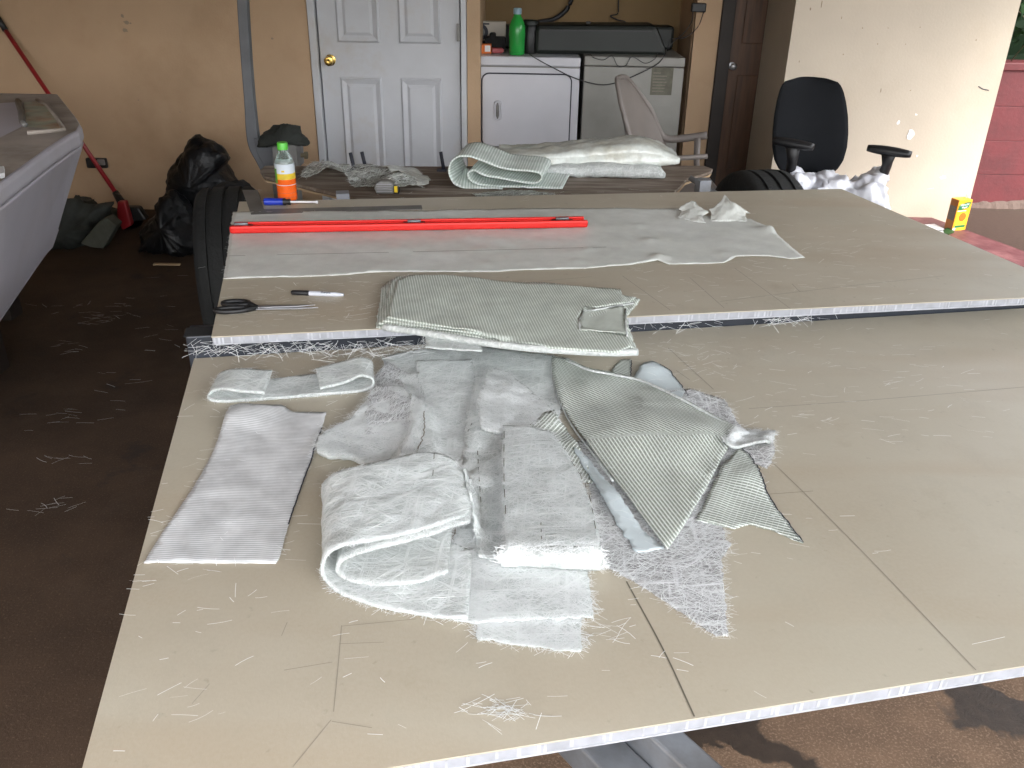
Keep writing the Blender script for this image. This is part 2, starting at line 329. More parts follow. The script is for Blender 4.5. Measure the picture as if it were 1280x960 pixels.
# glass fibre
STRAND = mat('glass_strand', (0.90, 0.92, 0.92), 0.32, var=0.08, vscale=40, spec=0.7, transl=0.2)
def csm_material(name, lo, hi, alpha=1.0, transl=0.2, sc=60, k=0.5):
    m = bpy.data.materials.new(name); m.use_nodes = True; N, L = nodes_of(m); b = N['Principled BSDF']
    tc = N.new('ShaderNodeTexCoord'); acc = None
    for i, (rot, s_) in enumerate(((0.1, sc), (0.75, sc * 1.15), (-0.6, sc * 0.9), (1.5, sc * 0.8))):
        mp = N.new('ShaderNodeMapping'); mp.vector_type = 'TEXTURE'; mp.inputs['Rotation'].default_value = (0, 0, rot); mp.inputs['Scale'].default_value = (7.0, 0.42, 1.0); mp.inputs['Location'].default_value = (i * 3.3, i * 1.7, 0)
        L.new(tc.outputs['Object'], mp.inputs[0])
        n = N.new('ShaderNodeTexNoise'); n.inputs['Scale'].default_value = s_; n.inputs['Detail'].default_value = 3; n.inputs['Roughness'].default_value = 0.6; n.inputs['Distortion'].default_value = 0.4
        L.new(mp.outputs[0], n.inputs['Vector'])
        r = N.new('ShaderNodeMapRange'); r.inputs[1].default_value = 0.50; r.inputs[2].default_value = 0.70; r.inputs[4].default_value = 1.0 if i < 2 else 0.8; L.new(n.outputs['Fac'], r.inputs[0])
        if acc is None: acc = r.outputs[0]
        else:
            a = N.new('ShaderNodeMath'); a.operation = 'MAXIMUM'; L.new(acc, a.inputs[0]); L.new(r.outputs[0], a.inputs[1]); acc = a.outputs[0]
    mx = N.new('ShaderNodeMix'); mx.data_type = 'RGBA'; mx.inputs[6].default_value = (*lo, 1); mx.inputs[7].default_value = (*hi, 1); L.new(acc, mx.inputs[0])
    n2 = N.new('ShaderNodeTexNoise'); n2.inputs['Scale'].default_value = 13; n2.inputs['Detail'].default_value = 4; L.new(tc.outputs['Object'], n2.inputs['Vector'])
    rm = N.new('ShaderNodeMapRange'); rm.inputs[1].default_value = 0.3; rm.inputs[2].default_value = 0.7; rm.inputs[3].default_value = 0.86; rm.inputs[4].default_value = 1.12; L.new(n2.outputs['Fac'], rm.inputs[0])
    mu = N.new('ShaderNodeMix'); mu.data_type = 'RGBA'; mu.blend_type = 'MULTIPLY'; mu.inputs[0].default_value = 1; L.new(mx.outputs[2], mu.inputs[6]); L.new(rm.outputs[0], mu.inputs[7])
    L.new(mu.outputs[2], b.inputs['Base Color']); b.inputs['Roughness'].default_value = 0.42; b.inputs['Specular IOR Level'].default_value = 0.6
    bp = N.new('ShaderNodeBump'); bp.inputs['Strength'].default_value = 0.7; bp.inputs['Distance'].default_value = 0.002; L.new(acc, bp.inputs['Height']); L.new(bp.outputs[0], b.inputs['Normal'])
    tr = N.new('ShaderNodeBsdfTranslucent'); L.new(mu.outputs[2], tr.inputs[0]); q = N.new('ShaderNodeMixShader'); q.inputs[0].default_value = transl
    L.new(b.outputs[0], q.inputs[1]); L.new(tr.outputs[0], q.inputs[2]); sh = q.outputs[0]
    if alpha < 1:
        tp = N.new('ShaderNodeBsdfTransparent'); q = N.new('ShaderNodeMixShader')
        r = N.new('ShaderNodeMapRange'); r.inputs[3].default_value = 1 - alpha; r.inputs[4].default_value = 0.0; L.new(acc, r.inputs[0]); L.new(r.outputs[0], q.inputs[0])
        L.new(sh, q.inputs[1]); L.new(tp.outputs[0], q.inputs[2]); sh = q.outputs[0]
    L.new(sh, N['Material Output'].inputs['Surface'])
    return m
CSM = csm_material('chopped_strand_mat', (0.62, 0.665, 0.645), (0.95, 0.98, 0.965), transl=0.22)
CSM_THIN = csm_material('thin_chopped_strand_mat', (0.48, 0.48, 0.48), (0.86, 0.86, 0.88), alpha=0.55)
CSM_BRIGHT = csm_material('fluffy_white_mat', (0.58, 0.61, 0.59), (0.86, 0.885, 0.87), transl=0.25)
BIAX = line_cloth('stitched_biaxial_cloth', (0.30, 0.33, 0.285), (0.90, 0.94, 0.90), 0.0068, 0.0100, 0.30, 0.0, transl=0.12, distort=0.10)
STITCH = line_cloth('folded_stitched_cloth', (0.46, 0.50, 0.44), (0.78, 0.83, 0.77), 0.0064, 0, 0.34, 0.02, transl=0.1, distort=0.1, bump=0.2)
UNI = line_cloth('satin_unidirectional_cloth', (0.55, 0.56, 0.565), (0.82, 0.83, 0.84), 0, 0.0050, 0.3, 0.42, rough=0.22, transl=0.08, sheen_dir=1, distort=0.2, mottle=0.2, bump=0.2)
WOVEN = line_cloth('woven_roving', (0.50, 0.58, 0.53), (0.84, 0.90, 0.86), 0.011, 0.011, 0.4, 0.4, rough=0.4, transl=0.15, distort=0.2)
VEIL = mat('thin_glass_tissue', (0.70, 0.715, 0.67), 0.42, var=0.05, vscale=30, bump=0.12, bscale=300, transl=0.1, col2=(0.76, 0.775, 0.74), c2scale=4)
SATIN = mat('glossy_glass_cloth', (0.76, 0.80, 0.76), 0.2, var=0.08, vscale=60, spec=0.8, transl=0.15, bump=0.1, bscale=120, col2=(0.62, 0.62, 0.54), c2scale=6)
PALE = mat('pale_blue_cloth_underside', (0.62, 0.69, 0.71), 0.4, var=0.05, vscale=50, transl=0.1)
SCRAP = csm_material('translucent_fibre_scrap', (0.40, 0.42, 0.38), (0.75, 0.78, 0.74), alpha=0.25, sc=40)

def board_material():
    m = bpy.data.materials.new('cured_laminate_skin'); m.use_nodes = True; N, L = nodes_of(m); b = N['Principled BSDF']
    tc = N.new('ShaderNodeTexCoord')
    def nz(scale, detail, st=(1, 1, 1), rot=0, rg=0.5):
        mp = N.new('ShaderNodeMapping'); mp.inputs['Scale'].default_value = st; mp.inputs['Rotation'].default_value = (0, 0, rot)
        L.new(tc.outputs['Object'], mp.inputs[0]); n = N.new('ShaderNodeTexNoise'); n.inputs['Scale'].default_value = scale; n.inputs['Detail'].default_value = detail; n.inputs['Roughness'].default_value = rg
        L.new(mp.outputs[0], n.inputs['Vector']); return n.outputs['Fac']
    def mr(x, a, c, lo=0, hi=1):
        r = N.new('ShaderNodeMapRange'); r.inputs[1].default_value = a; r.inputs[2].default_value = c; r.inputs[3].default_value = lo; r.inputs[4].default_value = hi; L.new(x, r.inputs[0]); return r.outputs[0]
    def mix(f, a, c, mode='MIX'):
        q = N.new('ShaderNodeMix'); q.data_type = 'RGBA'; q.blend_type = mode
        if isinstance(f, float): q.inputs[0].default_value = f
        else: L.new(f, q.inputs[0])
        for i, v in ((6, a), (7, c)):
            if isinstance(v, tuple): q.inputs[i].default_value = (*v, 1)
            else: L.new(v, q.inputs[i])
        return q.outputs[2]
    yaw = -math.radians(12.2)
    c = mix(mr(nz(1.3, 4, (1, 1, 1)), 0.35, 0.7), (0.50, 0.455, 0.37), (0.44, 0.40, 0.315))
    c = mix(mr(nz(2.2, 3, (0.25, 1.6, 1), yaw, 0.6), 0.50, 0.66, 0, 0.75), c, (0.42, 0.345, 0.25))     # warm resin bands across the sheet
    c = mix(mr(nz(8, 7, (1, 0.7, 1), 0.4, 0.72), 0.52, 0.74, 0, 0.55), c, (0.39, 0.355, 0.285))
    c = mix(mr(nz(0.9, 6, (1, 1.5, 1), yaw, 0.6), 0.54, 0.64, 0, 0.4), c, (0.40, 0.335, 0.25))
    c = mix(mr(nz(5, 8, (1, 1, 1), 0, 0.7), 0.60, 0.78, 0, 0.6), c, (0.34, 0.285, 0.205))
    c = mix(mr(nz(36, 4, (1, 1, 1), 0, 0.6), 0.66, 0.78, 0, 0.6), c, (0.24, 0.205, 0.15))
    c = mix(mr(nz(150, 2), 0.35, 0.65, 0, 0.12), c, (0.55, 0.52, 0.43))
    L.new(c, b.inputs['Base Color'])
    L.new(mr(nz(4, 5), 0.3, 0.7, 0.28, 0.50), b.inputs['Roughness'])
    b.inputs['Specular IOR Level'].default_value = 0.45
    bp = N.new('ShaderNodeBump'); bp.inputs['Strength'].default_value = 0.12; bp.inputs['Distance'].default_value = 0.002
    L.new(nz(300, 2, (1, 0.6, 1), yaw), bp.inputs['Height']); L.new(bp.outputs[0], b.inputs['Normal'])
    return m
BOARD = board_material()

def floor_material():
    m = bpy.data.materials.new('stained_wet_concrete'); m.use_nodes = True; N, L = nodes_of(m); b = N['Principled BSDF']
    tc = N.new('ShaderNodeTexCoord')
    def nz(scale, detail, st=(1, 1, 1), rg=0.5):
        mp = N.new('ShaderNodeMapping'); mp.inputs['Scale'].default_value = st; L.new(tc.outputs['Object'], mp.inputs[0])
        n = N.new('ShaderNodeTexNoise'); n.inputs['Scale'].default_value = scale; n.inputs['Detail'].default_value = detail; n.inputs['Roughness'].default_value = rg
        L.new(mp.outputs[0], n.inputs['Vector']); return n.outputs['Fac']
    def mr(x, a, c, lo=0, hi=1):
        r = N.new('ShaderNodeMapRange'); r.inputs[1].default_value = a; r.inputs[2].default_value = c; r.inputs[3].default_value = lo; r.inputs[4].default_value = hi; L.new(x, r.inputs[0]); return r.outputs[0]
    def mix(f, a, c):
        q = N.new('ShaderNodeMix'); q.data_type = 'RGBA'; L.new(f, q.inputs[0])
        for i, v in ((6, a), (7, c)):
            if isinstance(v, tuple): q.inputs[i].default_value = (*v, 1)
            else: L.new(v, q.inputs[i])
        return q.outputs[2]
    c = mix(mr(nz(2.5, 8, (1, 1, 1), 0.65), 0.3, 0.7), (0.034, 0.0205, 0.0125), (0.066, 0.040, 0.024))
    c = mix(mr(nz(160, 3, (1, 1, 1), 0.7), 0.56, 0.72), c, (0.10, 0.067, 0.044))
    c = mix(mr(nz(110, 4, (1, 1, 1), 0.7), 0.62, 0.75), c, (0.022, 0.016, 0.012))
    c = mix(mr(nz(3.2, 6, (1, 1, 1), 0.7), 0.60, 0.68, 0, 0.8), c, (0.028, 0.021, 0.017))
    c = mix(mr(nz(1.7, 9, (1, 1, 1), 0.75), 0.52, 0.78, 0, 0.5), c, (0.095, 0.068, 0.050))
    def blob_(cx, cy, rx, ry):
        mp = N.new('ShaderNodeMapping'); mp.vector_type = 'TEXTURE'; mp.inputs['Location'].default_value = (cx, cy, 0); mp.inputs['Scale'].default_value = (rx, ry, 1)
        L.new(wob.outputs[0], mp.inputs[0]); l = N.new('ShaderNodeVectorMath'); l.operation = 'LENGTH'; L.new(mp.outputs[0], l.inputs[0]); return l.outputs['Value']
    wn = N.new('ShaderNodeTexNoise'); wn.inputs['Scale'].default_value = 5; wn.inputs['Detail'].default_value = 6; L.new(tc.outputs['Object'], wn.inputs['Vector'])
    wsb = N.new('ShaderNodeVectorMath'); wsb.operation = 'SUBTRACT'; wsb.inputs[1].default_value = (.5, .5, .5); L.new(wn.outputs['Color'], wsb.inputs[0])
    wsc = N.new('ShaderNodeVectorMath'); wsc.operation = 'MULTIPLY'; wsc.inputs[1].default_value = (0.35, 0.35, 0); L.new(wsb.outputs[0], wsc.inputs[0])
    wob = N.new('ShaderNodeVectorMath'); wob.operation = 'ADD'; L.new(tc.outputs['Object'], wob.inputs[0]); L.new(wsc.outputs[0], wob.inputs[1])
    acc = None
    for px_, py_, rx, ry in ((1075, 895, 0.22, 0.16), (1170, 960, 0.26, 0.13), (830, 985, 0.25, 0.10), (925, 960, 0.10, 0.08), (1290, 850, 0.12, 0.12), (560, 985, 0.5, 0.16)):
        p_ = onz(px_, py_, 0); d_ = blob_(p_[0], p_[1], rx, ry)
        if acc is None: acc = d_
        else:
            a_ = N.new('ShaderNodeMath'); a_.operation = 'MINIMUM'; L.new(acc, a_.inputs[0]); L.new(d_, a_.inputs[1]); acc = a_.outputs[0]
    dry = mr(acc, 1.06, 0.98)
    wet = mix(mr(nz(30, 5), 0.3, 0.7), (0.036, 0.027, 0.021), (0.052, 0.038, 0.029))
    # only the part open to the rain is patched dry and wet (a stain with its own shape)
    sp = N.new('ShaderNodeSeparateXYZ'); L.new(tc.outputs['Object'], sp.inputs[0])
    zone = mr(sp.outputs[0], -0.6, -0.2); 
    inv = N.new('ShaderNodeMath'); inv.operation = 'SUBTRACT'; inv.inputs[0].default_value = 1; L.new(dry, inv.inputs[1])
    zz = N.new('ShaderNodeMath'); zz.operation = 'MULTIPLY'; L.new(zone, zz.inputs[0]); L.new(inv.outputs[0], zz.inputs[1])
    cdry = mix(mr(nz(160, 3, (1, 1, 1), 0.7), 0.5, 0.72), mix(mr(nz(9, 6), 0.3, 0.7), (0.10, 0.064, 0.041), (0.155, 0.098, 0.062)), (0.25, 0.175, 0.12))
    cdry = mix(mr(nz(110, 4, (1, 1, 1), 0.7), 0.62, 0.75), cdry, (0.05, 0.034, 0.024))
    c2 = mix(zz.outputs[0], mix(zone, c, cdry), wet)
    L.new(c2, b.inputs['Base Color'])
    r = N.new('ShaderNodeMapRange'); r.inputs[3].default_value = 0.85; r.inputs[4].default_value = 0.42; L.new(zz.outputs[0], r.inputs[0]); L.new(r.outputs[0], b.inputs['Roughness'])
    b.inputs['Specular IOR Level'].default_value = 0.3
    bp = N.new('ShaderNodeBump'); bp.inputs['Strength'].default_value = 0.5; bp.inputs['Distance'].default_value = 0.004
    L.new(nz(120, 5, (1, 1, 1), 0.7), bp.inputs['Height']); L.new(bp.outputs[0], b.inputs['Normal'])
    return m
FLOOR = floor_material()

# ================================================================== SETTING
Z1 = 0.78                     # top of the front panel
Z2 = 0.855                     # top of the rear panel
ZT = 0.78                     # top of the plywood table
WY = 5.8                      # face of the house wall
floor = pyobj('floor', [(-80, -80, 0), (80, -80, 0), (80, 80, 0), (-80, 80, 0)], [(0, 1, 2, 3)], FLOOR)
tag(floor, kind='structure')

# ------------------------------------------------------------------ house
house = thing('house', (0, WY, 0), 'cream plastered house with a white panelled door, a laundry alcove and a carport roof', 'house')
TOP = 2.75
dl, dr = ony(397, 75, WY)[0], ony(577, 75, WY)[0]
px0, px1 = dr + 0.035, ony(600, 75, WY)[0]
ALX1, BWY, AY = 1.16, 5.6, 6.78
bwx0 = ony(988, 50, BWY)[0]; bwx1 = 2.945
DY = 6.2
fl = dl - 0.045
o = box('wall', -3.4, fl, WY, WY + 0.2, 0, TOP, M['paint'], house)
box('wall', px0, px1, WY, AY, 0, TOP, M['paint'], house)
box('wall', fl, px0, WY, WY + 0.2, 2.12, TOP, M['paint'], house)
box('alcove_wall', px1, ALX1, AY, AY + 0.15, 0, TOP, M['alcove_shade'], house)
box('alcove_wall', ALX1, bwx0, DY + 0.06, AY + 0.15, 0, TOP, M['paint'], house)
wl0, wl1 = ony(899, 40, DY)[0], ony(963, 40, DY)[0] + 0.02
box('wall', ALX1 + 0.004, wl0, DY, DY + 0.055, 0, TOP, M['paint'], house)
# end wall, whose left return is the shaded reveal beside the wooden door; its right edge leans as in the photograph's old plaster
ew = box('end_wall', bwx0, bwx1, BWY, AY + 0.15, 0, TOP, M['pale'], house); ew['label'] = 'pale daylit end wall with chipped paint'
box('side_wall', -3.6, -3.4, -2.1, WY + 0.2, 0, TOP, M['paint'], house)
box('roof', -3.7, 4.0, -1.2, AY + 0.3, TOP + 0.002, TOP + 0.14, M['roofing'], house)
# white door
FYd = WY + 0.03
door = box('door', dl + 0.012, dr - 0.012, FYd, FYd + 0.045, 0.03, 2.06, M['white_door'], house, b=0.003)
box('door_frame', fl + 0.004, dl + 0.004, WY - 0.008, WY + 0.1, 0, 2.115, M['white_door'], house, b=0.004)
box('door_frame', dr - 0.004, px0 - 0.004, WY - 0.008, WY + 0.1, 0, 2.115, M['white_door'], house, b=0.004)
box('door_stop', dl + 0.004, dr - 0.004, FYd + 0.05, FYd + 0.06, 0, 2.1, M['black'], house)
def door_panel(a, b, z0, z1, Y):
    """moulded frame round a raised field"""
    bm = bmesh.new(); rings = []
    for ins, dy in ((0, -0.0015), (0.012, -0.013), (0.030, -0.006), (0.042, -0.0015), (0.060, -0.010)):
        rings.append([bm.verts.new((x, Y + dy, z)) for x, z in ((a + ins, z0 + ins), (b - ins, z0 + ins), (b - ins, z1 - ins), (a + ins, z1 - ins))])
    for i in range(len(rings) - 1):
        for k in range(4): bm.faces.new((rings[i][k], rings[i][(k + 1) % 4], rings[i + 1][(k + 1) % 4], rings[i + 1][k]))
    bm.faces.new(rings[-1])
    return bmobj('panel', bm, M['white_door'], door)
zx = lambda x, y: ony(x, y, FYd)
la, lb = zx(426, 110)[0], zx(478, 110)[0]; ra, rb = zx(501, 110)[0], zx(552, 110)[0]
zl = zx(490, 97)[2]; zu = zx(490, 54)[2]
for a, b_ in ((la, lb), (ra, rb)):
    door_panel(a, b_, 0.22, zl, FYd); door_panel(a, b_, zu, zu + 0.62, FYd); door_panel(a, b_, zu + 0.74, 1.98, FYd)
kp = zx(413, 75)
kn = lathe('knob', (kp[0], FYd, kp[2]), (0, -1, 0), [(0.033, 0), (0.034, 0.006), (0.014, 0.012), (0.013, 0.03), (0.026, 0.04), (0.030, 0.052), (0.027, 0.064), (0.012, 0.069), (0.004, 0.066)], M['brass'], door)
hz = zx(573, 40)
box('hinge', hz[0] - 0.008, hz[0] + 0.012, WY - 0.018, WY - 0.009, hz[2] - 0.05, hz[2] + 0.05, M['dullsteel'], house, b=0.003)
# wooden door in the corner
wd = box('door', wl0 + 0.09, wl1, DY + 0.02, DY + 0.055, 0.02, 2.05, M['wood_red'], house, b=0.003); wd['label'] = 'dark red brown wooden door'
box('door_frame', wl0 + 0.002, wl0 + 0.088, DY - 0.02, DY + 0.058, 0, 2.1, M['wood_dark'], house, b=0.004)
for z0, z1 in ((0.25, 0.88), (1.08, 1.9)):
    p_ = box('panel', wl0 + 0.16, wl1 - 0.06, DY + 0.008, DY + 0.018, z0, z1, M['wood_red'], wd, b=0.008)
hp = ony(912, 83, DY - 0.02)
lathe('handle', (wl0 + 0.115, DY + 0.018, hp[2]), (0, -1, 0), [(0.024, 0), (0.024, 0.008), (0.010, 0.012), (0.010, 0.04), (0.020, 0.045), (0.022, 0.06), (0.012, 0.068)], M['steel'], wd)
# scuffs and chips in the paint
def chip(x, y, Y, r, m, seed, ax=1.0):
    c = ony(x, y, Y); rr = random.Random(seed)
    pts = []
    for k in range(9):
        a = 2 * math.pi * k / 9; q = r * rr.uniform(0.5, 1.2); pts.append((c[0] + math.cos(a) * q * ax, c[2] + math.sin(a) * q))
    return wall_poly('paint_chip', pts, Y - 0.0022, Y - 0.0004, m, house)
for i, (x, y, r, ax) in enumerate([(1138, 168, 0.030, 0.8), (1123, 153, 0.014, 0.8), (1145, 143, 0.008, 1), (1178, 222, 0.012, 1.6), (1146, 195, 0.008, 1)]): chip(x, y, BWY, r, M['white'], 20 + i, ax)
for i, (x, y, r, ax) in enumerate([(1220, 50, 0.009, 0.7), (1052, 22, 0.012, 0.3), (1101, 113, 0.022, 0.16), (1027, 5, 0.03, 0.12), (1078, 35, 0.006, 1), (1097, 55, 0.006, 1), (1054, 68, 0.008, 0.6), (1132, 55, 0.005, 1), (1110, 35, 0.006, .7), (1138, 113, 0.006, 1), (1013, 11, 0.012, 0.6), (1150, 34, .005, 1), (999, 77, .012, .3)]): chip(x, y, BWY, r * 0.7, M['scuff'], 50 + i, ax)
for i, (x, y, r, ax) in enumerate([(153, 20, 0.016, 1), (158, 28, 0.018, 1.6), (157, 38, 0.018, 1.4), (163, 29, 0.010, 1), (225, 140, 0.006, 1), (173, 125, 0.006, 1), (340, 48, 0.010, 1.4)]): chip(x, y, WY, r * 0.7, M['scuff'], 80 + i, ax)
# crack at the right edge of the end wall
bm = bmesh.new(); pts = [ony(x, y, BWY - 0.001) for x, y in ((1223, 108), (1228, 111), (1236, 113))]
bm_tube(bm, pts, 0.003, 5); bmobj('crack', bm, M['ink'], house)

# ------------------------------------------------------------------ red garden wall, ivy and ledge
RY = 6.25
rw = thing('garden_wall', (3.3, RY, 0), 'low red painted block wall under the ivy at the end of the cream wall', 'wall')
rz = ony(1240, 78, RY)[2]
box('wall_core', 3.01, 5.6, RY + 0.012, RY + 0.18, -0.02, rz - 0.05, M['red'], rw)
box('coping', 3.005, 5.62, RY - 0.012, RY + 0.2, rz - 0.05, rz, M['red'], rw, b=0.006)
nrow = 4; hrow = (rz - 0.05) / nrow
for r_ in range(nrow):
    x = 3.01 - (0.6 if r_ % 2 else 0)
    while x < 5.6:
        a, b_ = max(x, 3.01), min(x + 1.25, 5.6)
        if b_ - a > 0.03:
            dy = random.uniform(-0.003, 0.003)
            box('block', a + 0.001, b_ - 0.001, RY + dy, RY + 0.011, r_ * hrow + 0.001, (r_ + 1) * hrow - 0.001, M['red'], rw, b=0.002)
        x += 1.25
# eroded mortar skirt at the foot
bm = bmesh.new(); n = 90; pr_ = None
for k in range(n):
    x = 3.0 + k * 0.029; q_ = Vector((x * 9, 0, 0)); h = 0.025 + 0.03 * abs(noise.fractal(q_, 1, 2, 4)) + 0.03 * max(0, min(1, (x - 3.42) / 0.25)); d = 0.03 + 0.03 * noise.noise(q_ * 2)
    r_ = [bm.verts.new(p_) for p_ in ((x, RY - 0.006, 0), (x, RY - 0.02 - d, 0), (x, RY - 0.014 - d * 0.4, h * 0.7), (x, RY - 0.005, h))]
    if pr_:
        for j in range(3): bm.faces.new((pr_[j], r_[j], r_[j + 1], pr_[j + 1]))
    pr_ = r_
bmobj('mortar_skirt', bm, M['mortar'], rw)
lz = 0.10
L0, L1 = onz(1130, 270, lz), onz(1162, 269, lz)
R1 = onz(1280, 312, lz); dirR = (R1 - L1) / np.linalg.norm(R1 - L1)
lp = [(1.9, BWY - 0.01), (L1[0], BWY - 0.01), tuple(L1[:2] + dirR[:2] * 4.2), tuple(L1[:2] + dirR[:2] * 4.2 + np.array([-0.9, -0.3]))]
ledge = prism('ledge', lp, 0.004, lz, M['redledge'], None, b=0.012); tag(ledge, 'low dark red painted concrete ledge under the juice carton', 'ledge')

ivy = thing('ivy', (3.6, RY + 0.15, rz), 'dark green ivy growing over the top of the red wall', 'plant')
def leaf_mesh(nm, m):
    pts = [(0, 0), (0.25, -0.18), (0.5, 0.05), (0.36, 0.28), (0.42, 0.55), (0.2, 0.55), (0, 1.0), (-0.2, 0.55), (-0.42, 0.55), (-0.36, 0.28), (-0.5, 0.05), (-0.25, -0.18)]
    me = bpy.data.meshes.new(nm); vs_ = [(x, y, -0.25 * abs(x) - 0.15 * y * y) for x, y in pts] + [(0, 0.35, 0.04)]
    me.from_pydata(vs_, [], [(12, i, (i + 1) % 12) for i in range(12)]); me.update(); me.materials.append(m); return me
lm = [leaf_mesh('leaf', M['leaf']), leaf_mesh('leaf', M['leaf2'])]
for k in range(230):
    o = bpy.data.objects.new('leaf', lm[0 if random.random() < 0.45 else 1]); COL.objects.link(o); adopt(o, ivy)
    s = random.uniform(0.05, 0.10)
    o.location = (random.uniform(3.0, 4.3), RY + random.uniform(-0.03, 0.30), rz + random.uniform(0.02, 0.75) ** 1.0)
    o.rotation_euler = (random.uniform(0.6, 1.9), random.uniform(-0.6, 0.6), random.uniform(-1.2, 1.2) + math.pi)
    o.scale = (s, s, s)
for k in range(7):
    x = 3.05 + 0.16 * k
    tube('stem', [(x, RY + 0.1, rz - 0.01), (x + random.uniform(-.1, .1), RY + 0.05, rz + 0.2), (x + random.uniform(-.2, .2), RY + 0.12, rz + 0.45), (x + random.uniform(-.2, .2), RY + 0.2, rz + 0.75)], 0.004, M['stem'], ivy, 5)
hd = bmesh.new(); bmesh.ops.create_grid(hd, x_segments=30, y_segments=14, size=1.0)
for v in hd.verts:
    x, z = v.co.x, v.co.y; p_ = Vector((x * 4, z * 4, 3)); v.co = Vector((4.6 + x * 1.7, RY + 0.42 + 0.12 * noise.noise(p_), rz + 0.45 + z * 0.75 + 0.05 * noise.noise(p_ * 2)))
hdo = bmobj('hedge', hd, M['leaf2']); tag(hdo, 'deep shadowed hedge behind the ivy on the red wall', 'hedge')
so_ = hdo.modifiers.new('thick', 'SOLIDIFY'); so_.thickness = 0.4; so_.offset = 1 if False else -1

# ================================================================== PANELS ON THE TRAILER
YAW = math.radians(12.2)
E1 = np.array([math.cos(YAW), math.sin(YAW)]); E2 = np.array([-math.sin(YAW), math.cos(YAW)])
A1 = onz(85, 1024, Z1)[:2]
B1 = [A1, A1 + E1 * 2.44, A1 + E2 * 1.215 + np.array([math.cos(math.radians(10.9)), math.sin(math.radians(10.9))]) * 2.44, A1 + E2 * 1.215]
q = lambda x, y, z=Z2: onz(x, y, z)[:2]
fl2, bl2, br2 = q(264, 421), q(299, 252), q(1052, 236)
f2 = q(1280, 372); r2 = q(1280, 325)
def isect(p, d, q_, e):
    t = np.linalg.solve(np.array([d, -e]).T, q_ - p); return p + d * t[0]
fr2 = isect(fl2, f2 - fl2, br2, r2 - q(1078, 240))
B2 = [fl2, fr2, br2, bl2]
def panel_board(label, poly, z, th=0.021):
    c = sum(poly) / 4
    t = thing('sandwich_panel', (c[0], c[1], z - th), label, 'panel')
    prism('skin', poly, z - 0.0028, z, BOARD, t, b=0.0006)
    inn = [p + (c - p) / np.linalg.norm(c - p) * 0.003 for p in poly]
    prism('core', inn, z - th + 0.0026, z - 0.0029, M['core'], t)
    prism('skin', poly, z - th, z - th + 0.0025, M['core_rib'], t, b=0.0006)
    bm = bmesh.new()                       # honeycomb cell walls seen end-on along the edges
    for i in range(4):
        p, e = poly[i], poly[(i + 1) % 4]; Ln = np.linalg.norm(e - p); d = (e - p) / Ln; n_ = np.array([d[1], -d[0]])
        k = 0.006
        while k < Ln - 0.006:
            wd_ = random.uniform(0.0030, 0.0054); c0 = p + d * k - n_ * 0.004
            Mx = Matrix(((d[0], n_[0], 0, c0[0]), (d[1], n_[1], 0, c0[1]), (0, 0, 1, 0), (0, 0, 0, 1)))
            bm_box(bm, -wd_ / 2, wd_ / 2, 0, random.uniform(0.0014, 0.0036), z - th + 0.0026 + random.uniform(0, 0.0015), z - 0.0030 - random.uniform(0, 0.002), Mx); k += random.uniform(0.0078, 0.0096)
    tag(bmobj('core_cell', bm, M['core_rib'], t), kind='stuff')
    return t
board1 = panel_board('large front beige laminate panel carrying the heap of glass mats', B1, Z1)
board2 = panel_board('rear beige laminate panel with the red level and scissors on it', B2, Z2)
def pen(board, pts, z, wd=0.0014, m=None):
    P = [onz(x, y, z) for x, y in pts]; P = smooth_path(P, 2 if len(P) == 2 else 14)
    vs_, fs = [], []
    for i, p in enumerate(P):
        d = P[min(i + 1, len(P) - 1)] - P[max(i - 1, 0)]; d = d / np.linalg.norm(d); s = np.array([-d[1], d[0], 0]) * wd / 2
        vs_ += [p + s + [0, 0, .0005], p - s + [0, 0, .0005]]
        if i: fs.append((2 * i - 2, 2 * i - 1, 2 * i + 1, 2 * i))
    return pyobj('pencil_line', vs_, fs, m or M['pencil'], board)
pen(board1, [(783, 727), (829, 812), (868, 896)], Z1, 0.0022, M['pencil_dark'])
for a in ([(1005, 616), (1085, 697), (1220, 838)], [(952, 565), (1005, 616)], [(946, 619), (1016, 614)], [(936, 511), (1090, 500), (1280, 484)], [(835, 435), (892, 487)], [(845, 463), (862, 475)]):
    pen(board1, a, Z1, 0.0015)
for a in ([(427, 782), (422, 840), (417, 890)], [(427, 783), (520, 774)], [(414, 900), (366, 959)], [(424, 805), (480, 803)], [(355, 838), (415, 828)], [(415, 902), (465, 910)], [(352, 795), (359, 778)], [(240, 880), (262, 855)]):
    pen(board1, a, Z1, 0.0009)
for a in ([(918, 335), (955, 362), (988, 386)], [(778, 345), (838, 388)], [(862, 347), (905, 385)], [(900, 377), (1040, 360), (1180, 345)], [(672, 352), (740, 346)], [(1000, 365), (990, 355)]):
    pen(board2, a, Z2, 0.0014)

